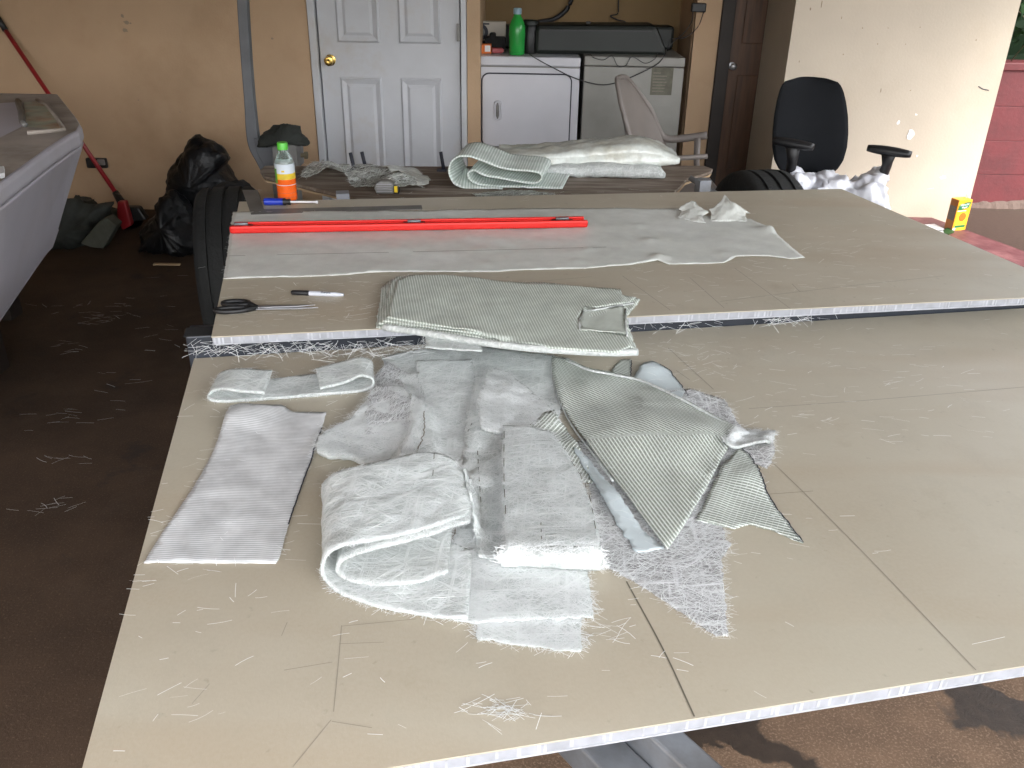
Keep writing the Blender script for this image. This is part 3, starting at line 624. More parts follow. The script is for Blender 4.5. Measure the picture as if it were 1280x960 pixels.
# ------------------------------------------------------------------ trailer
tr = thing('boat_trailer', (0.1, 3.0, 0), 'boat trailer under the panels with black crossbeam, grey tongue and two black tyres', 'trailer')
bl = q(236, 425, Z2 - 0.022); 
bs = B1[3] - E1 * 0.012 + E2 * 0.004
bm = bmesh.new()
dv = f2 - fl2; ang2 = math.atan2(dv[1], dv[0])
Mb = Matrix.Translation((bs[0], bs[1], 0)) @ Matrix.Rotation(math.radians(10.9), 4, 'Z')
bm_box(bm, 0, 2.75, 0, 0.07, Z1 - 0.06, Z2 - 0.0215, Mb)
bev(bmobj('crossbeam', bm, M['navy'], tr), 0.004)
bm = bmesh.new(); bm_box(bm, -0.004, 0.62, -0.0028, 0.05, Z2 - 0.021, Z2 - 0.0195, Mb)
bmobj('tape', bm, M['blackcloth'], tr)
for u, v, e in ((0.35, 0.2, 0), (1.75, 0.2, 0)):
    bm = bmesh.new(); p = A1 + E1 * u + E2 * (v - 0.05)
    Mr = Matrix.Translation((p[0], p[1], 0)) @ Matrix.Rotation(YAW, 4, 'Z')
    bm_box(bm, 0, 0.07, 0, 3.2, 0.42, 0.50, Mr); bev(bmobj('frame_rail', bm, M['galv'], tr), 0.004)
    for k in (0.25, 0.95, 1.6, 2.3):
        bm = bmesh.new(); bm_box(bm, 0.012, 0.058, k, k + 0.05, 0.5, (Z1 - 0.021) if k < 1.2 else (Z2 - 0.0215), Mr); bmobj('support_post', bm, M['galv'], tr)
# angled tongue member that shows below the near edge
t0, t1, t2 = onz(752, 928, 0.56), onz(810, 918, 0.56), onz(853, 912, 0.56)
dt = onz(907, 960, 0.56) - t2; dt = dt / np.linalg.norm(dt); wv = np.array([-dt[1], dt[0], 0])
wv = wv if wv @ (t0 - t2) > 0 else -wv
far, near = t2 - dt * 0.55, t2 + dt * 0.55
wt = abs((t1 - t2) @ wv); wb = abs((t0 - t2) @ wv)
def beam(name, a, b_, off0, off1, z0, z1):
    pts = [a + wv * off0, b_ + wv * off0, b_ + wv * off1, a + wv * off1]
    bev(prism(name, [p[:2] for p in pts], z0, z1, M['galv'], tr), 0.005)
beam('tongue', far, near, 0, wt, 0.44, 0.56)
beam('tongue_flange', far, near, wt + 0.001, wb, 0.44, 0.455 + 0.05)
def wheel(cx, cy, R, wd_):
    hub = lathe('wheel', (cx, cy, R), (math.cos(YAW), math.sin(YAW), 0), [(0.03, -wd_ * 0.30), (0.09, -wd_ * 0.32), (0.15, -wd_ * 0.36), (0.195, -wd_ * 0.42), (0.195, wd_ * 0.42), (0.15, wd_ * 0.36), (0.09, wd_ * 0.32), (0.03, wd_ * 0.30)], M['galv'], tr)
    ri = 0.19; prof = [(ri, -wd_ * 0.40), (ri + 0.03, -wd_ * 0.48), (R * 0.80, -wd_ * 0.54), (R * 0.93, -wd_ * 0.51), (R * 0.985, -wd_ * 0.42)]
    for g in (-0.26, 0.0, 0.26):
        prof += [(R * 0.998, wd_ * (g - 0.035)), (R * 0.965, wd_ * (g - 0.03)), (R * 0.965, wd_ * (g + 0.03)), (R * 0.998, wd_ * (g + 0.035))]
    prof += [(R * 0.985, wd_ * 0.42), (R * 0.93, wd_ * 0.51), (R * 0.80, wd_ * 0.54), (ri + 0.03, wd_ * 0.48), (ri, wd_ * 0.40)]
    lathe('tyre', (cx, cy, R), (math.cos(YAW), math.sin(YAW), 0), prof, M['rubber'], hub, seg=48)
wheel(-1.215, 3.62, 0.357, 0.24)
wheel(1.205, 4.22, 0.345, 0.26)
tube('axle', [(-1.1, 3.64, 0.35), (1.12, 4.2, 0.345)], 0.03, M['galv'], tr, 10)

# ================================================================== GLASS FIBRE ENGINE
class Bed:
    """height of whatever already lies on a flat surface, so each new cloth drapes over the last"""
    def __init__(s, z, x0, x1, y0, y1, res=0.005):
        s.z = z; s.x0, s.y0, s.res = x0, y0, res; s.nx = int((x1 - x0) / res); s.ny = int((y1 - y0) / res)
        s.h = np.zeros((s.ny, s.nx)); s.hs = s.h
        s.gx, s.gy = np.meshgrid(x0 + np.arange(s.nx) * res, y0 + np.arange(s.ny) * res)
    def sample(s, g, x, y):
        u = np.clip((np.asarray(x) - s.x0) / s.res, 0, s.nx - 1.001); v = np.clip((np.asarray(y) - s.y0) / s.res, 0, s.ny - 1.001)
        i = u.astype(int); j = v.astype(int); a = u - i; b = v - j
        return g[j, i] * (1 - a) * (1 - b) + g[j, i + 1] * a * (1 - b) + g[j + 1, i] * (1 - a) * b + g[j + 1, i + 1] * a * b
    def relax(s, it=7):
        g = s.h.copy()
        for _ in range(it):
            p = np.pad(g, 1, mode='edge')
            b = (p[:-2, 1:-1] + p[2:, 1:-1] + p[1:-1, :-2] + p[1:-1, 2:] + p[:-2, :-2] + p[2:, 2:] + p[:-2, 2:] + p[2:, :-2] + g) / 9
            g = np.maximum(s.h, b)
        return g
    def at(s, px, py, extra=0.0):
        h = 0.0
        for _ in range(3):
            p = onz(px, py, s.z + h + extra); h = float(s.sample(s.h, p[0], p[1]))
        return p
    def raise_(s, x, y, z):
        """lift the bed under scattered points of a loft"""
        i = ((x - s.x0) / s.res).astype(int); j = ((y - s.y0) / s.res).astype(int)
        ok = (i > 1) & (i < s.nx - 2) & (j > 1) & (j < s.ny - 2)
        for di in (-1, 0, 1):
            for dj in (-1, 0, 1): np.maximum.at(s.h, (j[ok] + dj, i[ok] + di), z[ok] - s.z)
def inside(P, x, y):
    r = np.zeros(np.shape(x), bool); n = len(P)
    for k in range(n):
        x1_, y1_ = P[k]; x2_, y2_ = P[(k + 1) % n]
        if y1_ == y2_: continue
        c = ((y1_ > y) != (y2_ > y)) & (x < (x2_ - x1_) * (y - y1_) / (y2_ - y1_) + x1_); r ^= c
    return r
def fbm(x, y, sc, seed):
    out = np.zeros(len(x))
    for i in range(len(x)): out[i] = noise.fractal(Vector((x[i] * sc, y[i] * sc, seed * 3.7)), 1.0, 2.0, 3)
    return out
def strands(name, tris, n, L, wd, seed, parent, m=STRAND, bias=None, spread=1.2, lift=0.0012, bvh=None, edge=None, nedge=0, arc=0.12, kind='stuff', Ledge=None):
    """loose fibres lying in the surface (tris: k x 3 x 3) and fraying from its edges (edge: list of (point, outward))"""
    rg = np.random.default_rng(seed); V, Fc = [], []
    T = np.asarray(tris); a = np.cross(T[:, 1] - T[:, 0], T[:, 2] - T[:, 0]); ar = np.linalg.norm(a, axis=1); nr = a / (ar[:, None] + 1e-12); nr[nr[:, 2] < 0] *= -1
    idx = rg.choice(len(T), n, p=ar / ar.sum()); r = rg.random((n, 2)); fl_ = r.sum(1) > 1; r[fl_] = 1 - r[fl_]
    C = T[idx, 0] + (T[idx, 1] - T[idx, 0]) * r[:, :1] + (T[idx, 2] - T[idx, 0]) * r[:, 1:]; Nn = nr[idx]
    jobs = []
    for k in range(n):
        th = (bias if bias is not None else 0) + rg.normal(0, spread); d = np.array([math.cos(th), math.sin(th), 0.0]); d -= Nn[k] * (d @ Nn[k]); d /= np.linalg.norm(d) + 1e-9
        jobs.append((C[k], d, Nn[k], rg.uniform(*L), -0.5, rg.uniform(0.2, 1) * lift))
    if nedge and edge:
        for k in range(nedge):
            p, o_ = edge[rg.integers(len(edge))]; th = math.atan2(o_[1], o_[0]) + rg.normal(0, 0.55)
            jobs.append((p, np.array([math.cos(th), math.sin(th), rg.normal(0, 0.08)]), np.array([0, 0, 1.0]), rg.uniform(*(Ledge or L)), -0.6, lift))
    for c, d, nn, ln, s0, h in jobs:
        side = np.cross(nn, d); side /= np.linalg.norm(side) + 1e-9; bend = rg.normal(0, arc) * ln; w_ = wd * rg.uniform(0.4, 1.5)
        pts = []
        for t in (0, 0.33, 0.67, 1):
            p = c + d * ln * (s0 + t) + side * bend * 4 * t * (1 - t)
            if bvh is not None:
                hit = bvh.find_nearest(Vector(p), 0.02)
                if hit[0] is not None:
                    q_ = np.array(hit[0]); nn2 = np.array(hit[1]); nn2 = nn2 if nn2[2] > -0.3 else -nn2
                    off = p - q_; lat = off - nn2 * (off @ nn2)
                    if np.linalg.norm(lat) < 0.002: p = q_ + nn2 * h
            else: p = p + nn * h
            pts.append(p)
        b0 = len(V)
        for p in pts: V += [p + side * w_ / 2, p - side * w_ / 2]
        Fc += [(b0 + 2 * j, b0 + 2 * j + 1, b0 + 2 * j + 3, b0 + 2 * j + 2) for j in range(3)]
    o = pyobj(name, V, Fc, m, parent); tag(o, kind=kind); return o
def tris_of(co, faces):
    t = []
    for f in faces:
        for k in range(1, len(f) - 1): t.append((co[f[0]], co[f[k]], co[f[k + 1]]))
    return np.array(t)
def sheet(name, bed, px, m, th=0.0016, res=0.009, jit=0.0012, wr=0.002, wsc=9, lifts=(), label=None, cat=None, group=None, parent=None, rot=0.0, uvf=None, gap=0.0010, fuzz=0, L=(0.02, 0.045), fw=0.00055, bias=0.2, spread=0.7, fray=0, seed=1, relax=7, extra=0.0, edge_line=None, fm=STRAND, smooth_px=False, Ledge=None):
    W = [bed.at(x, y, extra)[:2] for x, y in px]
    if smooth_px: W = [p for p in smooth_path([np.r_[p, 0] for p in W + [W[0]]], len(W) * 5)[:-1, :2]]
    rg = np.random.default_rng(seed)
    B = []
    for k in range(len(W)):
        a, b = W[k], W[(k + 1) % len(W)]; n = max(1, int(np.linalg.norm(b - a) / (res * 0.8)))
        for i in range(n):
            p = a + (b - a) * i / n
            B.append(p + (rg.normal(0, jit, 2) if i else 0))
    B = np.array(B)
    lo, hi = B.min(0), B.max(0); gx = np.arange(lo[0], hi[0], res); gy = np.arange(lo[1], hi[1], res * 0.87)
    X, Y = np.meshgrid(gx, gy); X = X + (np.arange(len(gy)) % 2)[:, None] * res * 0.5
    X = X.ravel() + rg.normal(0, res * 0.08, X.size); Y = Y.ravel() + rg.normal(0, res * 0.08, Y.size)
    k = inside(B, X, Y); X, Y = X[k], Y[k]
    if len(X):
        d2 = np.min((X[:, None] - B[None, :, 0]) ** 2 + (Y[:, None] - B[None, :, 1]) ** 2, axis=1); k = d2 > (res * 0.55) ** 2; X, Y = X[k], Y[k]
    co2 = [Vector(p) for p in B] + [Vector((x, y)) for x, y in zip(X, Y)]
    nb = len(B)
    r_ = delaunay_2d_cdt(co2, [(i, (i + 1) % nb) for i in range(nb)], [], 1, 1e-6)
    V2 = np.array([tuple(v) for v in r_[0]]); faces = [tuple(f) for f in r_[2]]
    hs_ = bed.relax(relax)
    LW = [(onz(l[0], l[1], bed.z + l[2] * 0.7), l[2], l[3]) for l in lifts]
    def zf(x, y, nzv):
        z = bed.sample(hs_, x, y) + gap + th
        z = z + wr * (nzv + 0.35).clip(0)
        for c, h, r in LW: z = z + h * np.exp(-((x - c[0]) ** 2 + (y - c[1]) ** 2) / r ** 2)
        return z
    z = zf(V2[:, 0], V2[:, 1], fbm(V2[:, 0], V2[:, 1], wsc, seed))
    co = np.c_[V2, bed.z + z]
    faces = [f if np.cross(V2[f[1]] - V2[f[0]], V2[f[2]] - V2[f[0]]) > 0 else f[::-1] for f in faces]
    me = bpy.data.meshes.new(name); me.from_pydata([tuple(v) for v in co], [], faces); me.update()
    uv = me.uv_layers.new(name='UVMap'); cr, sr = math.cos(rot), math.sin(rot)
    li = np.zeros(len(me.loops), int); me.loops.foreach_get('vertex_index', li)
    if uvf is None: U = np.c_[V2[:, 0] * cr + V2[:, 1] * sr, -V2[:, 0] * sr + V2[:, 1] * cr]
    else: U = np.array([uvf(p) for p in V2])
    uv.data.foreach_set('uv', U[li].ravel().astype(np.float32))
    o = mesh_obj(name, me, m, parent, True)
    if label: tag(o, label, cat, group)
    so = o.modifiers.new('thick', 'SOLIDIFY'); so.thickness = th; so.offset = -1
    k = inside(B, bed.gx, bed.gy); bed.h[k] = np.maximum(bed.h[k], bed.sample(hs_, bed.gx[k], bed.gy[k]) + gap + th + 0.0004)
    for c, h, r in LW: bed.h[k] = np.maximum(bed.h[k], bed.h[k] * 0 + bed.sample(hs_, bed.gx[k], bed.gy[k]) + gap + th + h * np.exp(-((bed.gx[k] - c[0]) ** 2 + (bed.gy[k] - c[1]) ** 2) / r ** 2))
    if fuzz or fray:
        bv = BVHTree.FromPolygons([Vector(v) for v in co], faces)
        ed = []
        cen = B.mean(0)
        orient = 1 if np.sum(B[:, 0] * np.roll(B[:, 1], -1) - np.roll(B[:, 0], -1) * B[:, 1]) > 0 else -1
        for i in range(nb):
            t = B[(i + 1) % nb] - B[i - 1]; n_ = np.array([t[1], -t[0]]) * orient; n_ = n_ / (np.linalg.norm(n_) + 1e-9); ed.append((co[i], n_))
        strands('strand', tris_of(co, faces), max(fuzz, 1), L, fw, seed + 100, o, fm, bias, spread, bvh=bv, edge=ed, nedge=int(fray * 0.8), Ledge=Ledge or (0.006, 0.028))
    if edge_line is not None:      # dark marker line along part of the outline (from the cutting)
        a, b, mm = edge_line; ids = [i for i in range(nb) if a <= i / nb <= b]
        vs_, fs = [], []
        for j, i in enumerate(ids):
            t = B[(i + 1) % nb] - B[i - 1]; n_ = np.array([t[1], -t[0]]); n_ = n_ / np.linalg.norm(n_) * 0.0012
            c = co[i] + [0, 0, 0.0012]; vs_ += [c + [n_[0], n_[1], 0], c - [n_[0], n_[1], 0]]
            if j: fs.append((2 * j - 2, 2 * j - 1, 2 * j + 1, 2 * j))
        pyobj('pen_line', vs_, fs, mm, o)
    return o
def loft(name, ctrl, m, nu=40, nv=14, th=0.0025, label=None, cat=None, group=None, parent=None, amp=0.0015, sc=25, seed=1, bed=None, fuzz=0, L=(0.02, 0.045), fw=0.00055, bias=0.2, spread=0.8, fray=0, fm=STRAND, offset=0, both=True, uvscale=1.0, linear_v=False):
    """ctrl: rows of 3D points; a smooth surface through all of them, with thickness"""
    rows = [smooth_path(r, nu) for r in ctrl]
    G = np.array([np.array([rows[i][j] for i in range(len(rows))]) for j in range(nu)])          # nu x rows x 3
    if linear_v:
        Gs = np.array([np.array([[np.interp(t, np.linspace(0, 1, len(rows)), G[j][:, c]) for c in range(3)] for t in np.linspace(0, 1, nv)]) for j in range(nu)])
    else: Gs = np.array([smooth_path(G[j], nv) for j in range(nu)])                                # nu x nv x 3
    du = np.gradient(Gs, axis=0); dv_ = np.gradient(Gs, axis=1); nn = np.cross(du, dv_); nn /= np.linalg.norm(nn, axis=2, keepdims=True) + 1e-9
    for j in range(nu):
        for i in range(nv):
            p = Gs[j, i]; Gs[j, i] = p + nn[j, i] * amp * noise.fractal(Vector(p * sc) + Vector((seed * 5.1, 0, 0)), 1, 2, 3)
    co = Gs.reshape(-1, 3); faces = [(j * nv + i, (j + 1) * nv + i, (j + 1) * nv + i + 1, j * nv + i + 1) for j in range(nu - 1) for i in range(nv - 1)]
    me = bpy.data.meshes.new(name); me.from_pydata([tuple(v) for v in co], [], faces); me.update()
    su = np.r_[0, np.cumsum(np.linalg.norm(np.diff(Gs[:, nv // 2], axis=0), axis=1))]; sv = np.r_[0, np.cumsum(np.linalg.norm(np.diff(Gs[nu // 2], axis=0), axis=1))]
    U = np.array([(su[j] * uvscale, sv[i] * uvscale) for j in range(nu) for i in range(nv)])
    uv = me.uv_layers.new(name='UVMap'); li = np.zeros(len(me.loops), int); me.loops.foreach_get('vertex_index', li); uv.data.foreach_set('uv', U[li].ravel().astype(np.float32))
    o = mesh_obj(name, me, m, parent, True)
    if label: tag(o, label, cat, group)
    so = o.modifiers.new('thick', 'SOLIDIFY'); so.thickness = th; so.offset = offset
    if bed is not None: bed.raise_(co[:, 0], co[:, 1], co[:, 2] + th)
    if fuzz or fray:
        bv = BVHTree.FromPolygons([Vector(v) for v in co], faces); ed = []
        for j in range(nu):
            for i, s in ((0, -1), (nv - 1, 1)):
                t = (Gs[j, 1] - Gs[j, 0]) if i == 0 else (Gs[j, -1] - Gs[j, -2]); t = t / (np.linalg.norm(t) + 1e-9) * s; ed.append((Gs[j, i], t))
        strands('strand', tris_of(co, faces), max(fuzz, 1), L, fw, seed + 200, o, fm, bias, spread, lift=th * 0.5 + 0.0012, bvh=bv, edge=ed, nedge=int(fray * 0.8), Ledge=(0.005, 0.022))
    return o
def edge_from(bed, pts): return [onz(x, y, bed.z + h) for x, y, h in pts]
S1 = Bed(Z1, -1.0, 1.7, 0.5, 2.45)
S2 = Bed(Z2, -1.1, 1.8, 1.75, 3.6)
S3 = Bed(ZT, -1.2, 1.2, 3.1, 4.2)

exec_after = []
# ================================================================== HEAP ON THE FRONT PANEL (bottom to top)
SC = 'scraps of chopped strand mat in the heap'
sheet('glass_mat', S1, [(478, 449), (520, 440), (600, 436), (692, 447), (704, 500), (690, 560), (660, 600), (600, 612), (560, 592), (505, 585), (500, 540), (492, 500)], CSM, th=0.004, wr=0.004, wsc=8, fuzz=4200, fray=260, seed=3, bias=0.15, label='wide wispy white fibre mat at the top middle of the heap', cat='glass mat', group=SC)
sheet('glass_mat', S1, [(735, 590), (700, 560), (760, 545), (880, 570), (905, 600), (903, 655), (905, 672), (914, 681), (902, 700), (905, 740), (910, 797), (895, 796), (860, 772), (800, 733), (748, 704)], CSM_THIN, th=0.0012, wr=0.002, wsc=7, fuzz=3600, fray=200, seed=4, bias=0.0, fw=0.00055, label='thin grey fibre mat tapering to a point at the bottom right of the heap', cat='glass mat', group=SC)
sheet('glass_mat', S1, [(800, 495), (862, 490), (905, 503), (921, 530), (932, 545), (966, 548), (967, 575), (958, 591), (930, 577), (880, 600), (800, 570)], CSM_THIN, th=0.002, wr=0.006, wsc=12, fuzz=1500, fray=120, seed=5, bias=-0.5, lifts=[(960, 565, 0.012, 0.03)], label='small ragged fibre mat sticking out at the right end of the heap', cat='glass mat', group=SC)
sheet('glass_cloth', S1, [(783, 500), (788, 478), (800, 463), (815, 455), (836, 466), (852, 484), (868, 512), (800, 515)], PALE, th=0.0015, wr=0.003, seed=6, rot=0.3, lifts=[(812, 460, 0.012, 0.04)], label='smooth pale cloth corner showing behind the big striped triangle', cat='glass cloth', edge_line=(0.35, 0.75, M['ink']), fray=30, fuzz=20)
sheet('glass_cloth', S1, [(758, 475), (772, 455), (776, 451), (789, 450), (788, 480), (775, 484)], BIAX, th=0.0012, wr=0.002, seed=7, rot=0.9, res=0.006, label='tiny striped cloth tab poking up behind the big triangle', cat='glass cloth', edge_line=(0.42, 0.75, M['ink']))
sheet('glass_mat', S1, [(597, 690), (596, 800), (640, 808), (700, 815), (726, 816), (727, 760), (728, 690)], CSM, th=0.002, wr=0.002, fuzz=2600, fray=170, seed=8, bias=-0.1, label='lowest square ended fibre strip at the front of the heap', cat='glass mat', group=SC, edge_line=(0.55, 0.8, M['pencil_dark']))
sheet('glass_mat', S1, [(572, 620), (566, 700), (563, 775), (590, 783), (640, 780), (741, 774), (733, 700), (728, 640), (700, 590), (620, 570)], CSM, th=0.003, wr=0.003, fuzz=4600, fray=260, seed=9, bias=-0.1, label='broad fibre strip under the rolled mat at the front of the heap', cat='glass mat', group=SC, edge_line=(0.08, 0.22, M['pencil']))
# bunched layers on the left of the heap
sheet('glass_mat', S1, [(397, 570), (399, 556), (412, 545), (440, 530), (456, 512), (470, 490), (500, 490), (540, 520), (545, 570), (520, 590), (470, 596), (458, 585), (440, 578), (410, 577)], CSM, th=0.012, wr=0.006, wsc=10, fuzz=3600, fray=220, seed=10, bias=0.1, relax=12, label='puffy fibre mat bulging out on the left of the heap', cat='glass mat', group=SC)
sheet('glass_mat', S1, [(470, 470), (484, 455), (512, 470), (522, 520), (515, 560), (492, 545), (458, 543), (457, 520)], CSM_THIN, th=0.0015, wr=0.006, wsc=12, fuzz=1300, fray=90, seed=11, bias=1.2, spread=0.4, label='narrow thin strip lying across the left side of the heap', cat='glass mat', group=SC)
sheet('glass_mat', S1, [(520, 455), (590, 450), (600, 520), (594, 585), (560, 600), (500, 590), (487, 575), (510, 545), (527, 510)], CSM, th=0.003, wr=0.004, wsc=9, fuzz=2600, fray=130, seed=12, bias=0.25, label='fibre mat flowing down the upper left of the heap', cat='glass mat', group=SC)
sheet('glass_mat', S1, [(500, 470), (522, 468), (532, 500), (530, 545), (521, 585), (500, 583), (512, 540), (514, 500)], CSM, th=0.002, wr=0.003, wsc=10, fuzz=900, fray=60, seed=25, bias=1.4, spread=0.4, relax=4, label='slim fibre strip standing out along the inner left of the heap', cat='glass mat', group=SC, edge_line=(0.3, 0.5, M['pencil']))
# big folded mat with the open loop
fr = edge_from(S1, [(585, 775, 0.012), (540, 770, 0.010), (490, 762, 0.008), (440, 748, 0.006), (415, 735, 0.010), (403, 715, 0.024), (408, 695, 0.048), (432, 682, 0.062), (480, 673, 0.064), (530, 662, 0.060), (570, 649, 0.054), (588, 640, 0.048)])
bk = edge_from(S1, [(590, 690, 0.012), (540, 668, 0.010), (490, 655, 0.008), (435, 640, 0.006), (412, 626, 0.012), (404, 612, 0.026), (412, 598, 0.050), (440, 585, 0.066), (490, 574, 0.068), (530, 566, 0.066), (560, 572, 0.060), (580, 590, 0.052)])
fd = loft('folded_glass_mat', [fr, bk], CSM, nu=70, nv=26, th=0.005, label='big fibre mat folded back on itself with an open loop at its left end', cat='glass mat', bed=S1, fuzz=7000, fray=420, seed=13, bias=0.12, spread=0.5, amp=0.003)
fr2 = edge_from(S1, [(588, 652, 0.040), (540, 668, 0.048), (480, 684, 0.050), (440, 695, 0.044), (422, 708, 0.030), (428, 722, 0.020), (460, 730, 0.016), (520, 728, 0.018), (560, 715, 0.020)])
bk2 = edge_from(S1, [(590, 600, 0.040), (545, 590, 0.050), (490, 600, 0.052), (450, 610, 0.046), (432, 622, 0.032), (440, 640, 0.020), (470, 655, 0.016), (520, 660, 0.018), (565, 660, 0.020)])
loft('inner_layer', [fr2, bk2], CSM_BRIGHT, nu=50, nv=14, th=0.005, parent=fd, seed=14, fuzz=1500, fray=250, amp=0.002, bias=0.1, spread=0.5, L=(0.015, 0.035))
# central strips
sheet('glass_mat', S1, [(598, 468), (583, 520), (577, 600), (592, 660), (600, 700), (645, 700), (636, 600), (630, 540), (642, 478), (620, 463)], CSM, th=0.004, wr=0.004, wsc=12, relax=4, fuzz=2000, fray=120, seed=15, bias=1.3, spread=0.9, label='narrow folded fibre strip running down the middle of the heap', cat='glass mat', group=SC)
sheet('glass_mat', S1, [(611, 466), (635, 472), (660, 490), (690, 517), (697, 532), (672, 545), (632, 548), (602, 540), (596, 510)], CSM_BRIGHT, th=0.008, wr=0.005, wsc=11, fuzz=2200, fray=140, seed=16, relax=10, bias=-0.5, label='bright fluffy fibre pad near the top middle of the heap', cat='glass mat', group=SC)
sheet('glass_cloth', S1, [(662, 533), (676, 522), (692, 516), (706, 535), (722, 560), (736, 588), (740, 606), (716, 600), (698, 580), (682, 556)], BIAX, th=0.0012, wr=0.003, seed=17, rot=-0.45, lifts=[(700, 560, 0.012, 0.05)], label='narrow striped cloth strip between the rolled mat and the big triangle', cat='glass cloth', fuzz=20, fray=20)
lr = edge_from(S1, [(629, 532, 0.022), (627, 570, 0.026), (628, 620, 0.030), (631, 660, 0.036), (632, 682, 0.040), (628, 700, 0.026), (626, 708, 0.010), (630, 690, 0.006)])
rr_ = edge_from(S1, [(688, 540, 0.024), (713, 575, 0.028), (731, 612, 0.032), (746, 655, 0.038), (750, 682, 0.042), (752, 702, 0.026), (750, 711, 0.008), (748, 692, 0.006)])
mr_ = [(a + b) / 2 + np.array([0, 0, 0.004]) for a, b in zip(lr, rr_)]
rl = loft('rolled_glass_mat', [lr, mr_, rr_], CSM, nu=60, nv=22, th=0.0035, label='fibre strip in the middle of the heap with its near end rolled under', cat='glass mat', bed=S1, fuzz=5200, fray=300, seed=18, bias=0.05, spread=0.8)
e0 = edge_from(S1, [(618, 700, 0.010), (619, 690, 0.034), (640, 688, 0.044)]); e1_ = edge_from(S1, [(640, 708, 0.010), (645, 700, 0.030), (650, 690, 0.046)])
rA = edge_from(S1, [(624, 688, 0.036), (660, 684, 0.042), (700, 683, 0.044), (751, 684, 0.042)])
rB = edge_from(S1, [(620, 695, 0.028), (660, 698, 0.032), (700, 700, 0.034), (753, 699, 0.030)])
rC = edge_from(S1, [(622, 704, 0.012), (660, 708, 0.012), (700, 710, 0.012), (750, 712, 0.010)])
loft('roll_end', [rA, rB, rC], CSM_BRIGHT, nu=30, nv=10, th=0.004, parent=rl, seed=19, fuzz=900, fray=160, bias=0.0, spread=0.9, L=(0.012, 0.03), amp=0.003)
# dashed pen marks left from cutting
for pts_p, r__ in (([(630, 540), (630, 600), (633, 660)], .0007), ([(714, 585), (733, 625), (747, 675)], .0007), ([(597, 565), (599, 600), (602, 640)], .0007), ([(545, 585), (540, 612)], .0006), ([(676, 655), (677, 682)], .0006), ([(590, 530), (578, 556)], .0006)):
    P = [S1.at(x, y) + np.array([0, 0, 0.0025]) for x, y in pts_p]; P = smooth_path(P, 26)
    P = [np.r_[p[:2], max(p[2], S1.z + float(S1.sample(S1.h, p[0], p[1])) + 0.0012)] for p in P]
    for k_ in range(0, 24, 4):
        if len(pts_p) == 2 and k_ % 8: continue
        tube('pen_line', P[k_:k_ + (4 if len(pts_p) == 2 else 3)], r__, M['pencil_dark'], rl, 4)
# stitched triangles
sheet('glass_cloth', S1, [(716, 560), (736, 575), (760, 608), (800, 660), (830, 686), (812, 690), (794, 691), (770, 655), (750, 622), (732, 590)], PALE, th=0.0012, wr=0.003, seed=20, lifts=[(770, 620, 0.010, 0.06)], label='smooth pale turned under edge along the left of the big striped triangle', cat='glass cloth', fray=12, fuzz=10)
sheet('glass_cloth', S1, [(924, 562), (936, 572), (946, 592), (958, 620), (980, 650), (1004, 680), (985, 673), (962, 663), (936, 657), (917, 663), (870, 652), (885, 620), (905, 582)], BIAX, th=0.0014, wr=0.003, seed=21, rot=1.15, lifts=[(935, 595, 0.014, 0.05)], label='small striped cloth triangle pointing right at the edge of the heap', cat='glass cloth', edge_line=(0.0, 0.42, M['ink']), fuzz=20, fray=30)
cre = onz(700, 538, Z1 + 0.03); crd = onz(930, 540, Z1 + 0.03) - cre; crd /= np.linalg.norm(crd)
def _dir(a, b_):
    v = (onz(*b_, Z1 + 0.02) - onz(*a, Z1 + 0.02))[:2]; return v / np.linalg.norm(v)
dA, dB, dC, dD = _dir((713, 530), (833, 691)), _dir((925, 545), (833, 691)), _dir((700, 455), (900, 535)), _dir((690, 450), (735, 535))
def tri_uv(p):
    s = (p[0] - cre[0]) * crd[1] - (p[1] - cre[1]) * crd[0]     # >0 on the near side of the crease
    a, b_ = (dA, dB) if s > 0 else (dC, dD)
    return (p[0] * a[1] - p[1] * a[0], p[0] * b_[1] - p[1] * b_[0])
tri = sheet('glass_cloth', S1, [(690, 448), (708, 450), (735, 463), (770, 470), (802, 478), (840, 496), (872, 513), (926, 541), (912, 560), (880, 618), (858, 655), (834, 691), (800, 646), (765, 600), (735, 560), (713, 530), (697, 498), (690, 470)], BIAX, th=0.0014, wr=0.0015, wsc=6, seed=22, jit=0.0004, relax=12, gap=0.004, uvf=tri_uv, lifts=[(800, 530, 0.020, 0.11), (740, 485, 0.012, 0.07), (880, 545, 0.012, 0.06)], label='big grey green striped cloth triangle on the right of the heap', cat='glass cloth', fuzz=60, fray=120, L=(0.01, 0.03), Ledge=(0.006, 0.02))
hem = [onz(x, y, S1.z + float(S1.sample(S1.h, *onz(x, y, Z1 + .03)[:2])) + 0.004) for x, y in ((708, 450), (735, 462), (770, 469), (802, 476), (840, 493), (872, 510), (926, 540))]
tube('hem', [tuple(p) for p in smooth_path(hem, 40)], 0.0028, CSM_BRIGHT, tri, 6)
hem2 = [onz(x, y, S1.z + float(S1.sample(S1.h, *onz(x, y, Z1 + .03)[:2])) + 0.004) for x, y in ((690, 449), (692, 475), (699, 500), (715, 532), (736, 561), (766, 601))]
tube('hem', [tuple(p) for p in smooth_path(hem2, 40)], 0.0022, CSM_BRIGHT, tri, 6)
sheet('glass_tuft', S1, [(902, 556), (918, 540), (945, 540), (968, 548), (962, 560), (938, 560), (915, 568)], CSM_BRIGHT, th=0.006, wr=0.010, wsc=22, seed=23, fuzz=700, fray=160, res=0.006, bias=0.3, L=(0.012, 0.03), label='frayed white tuft at the right corner of the big triangle', cat='glass tuft')

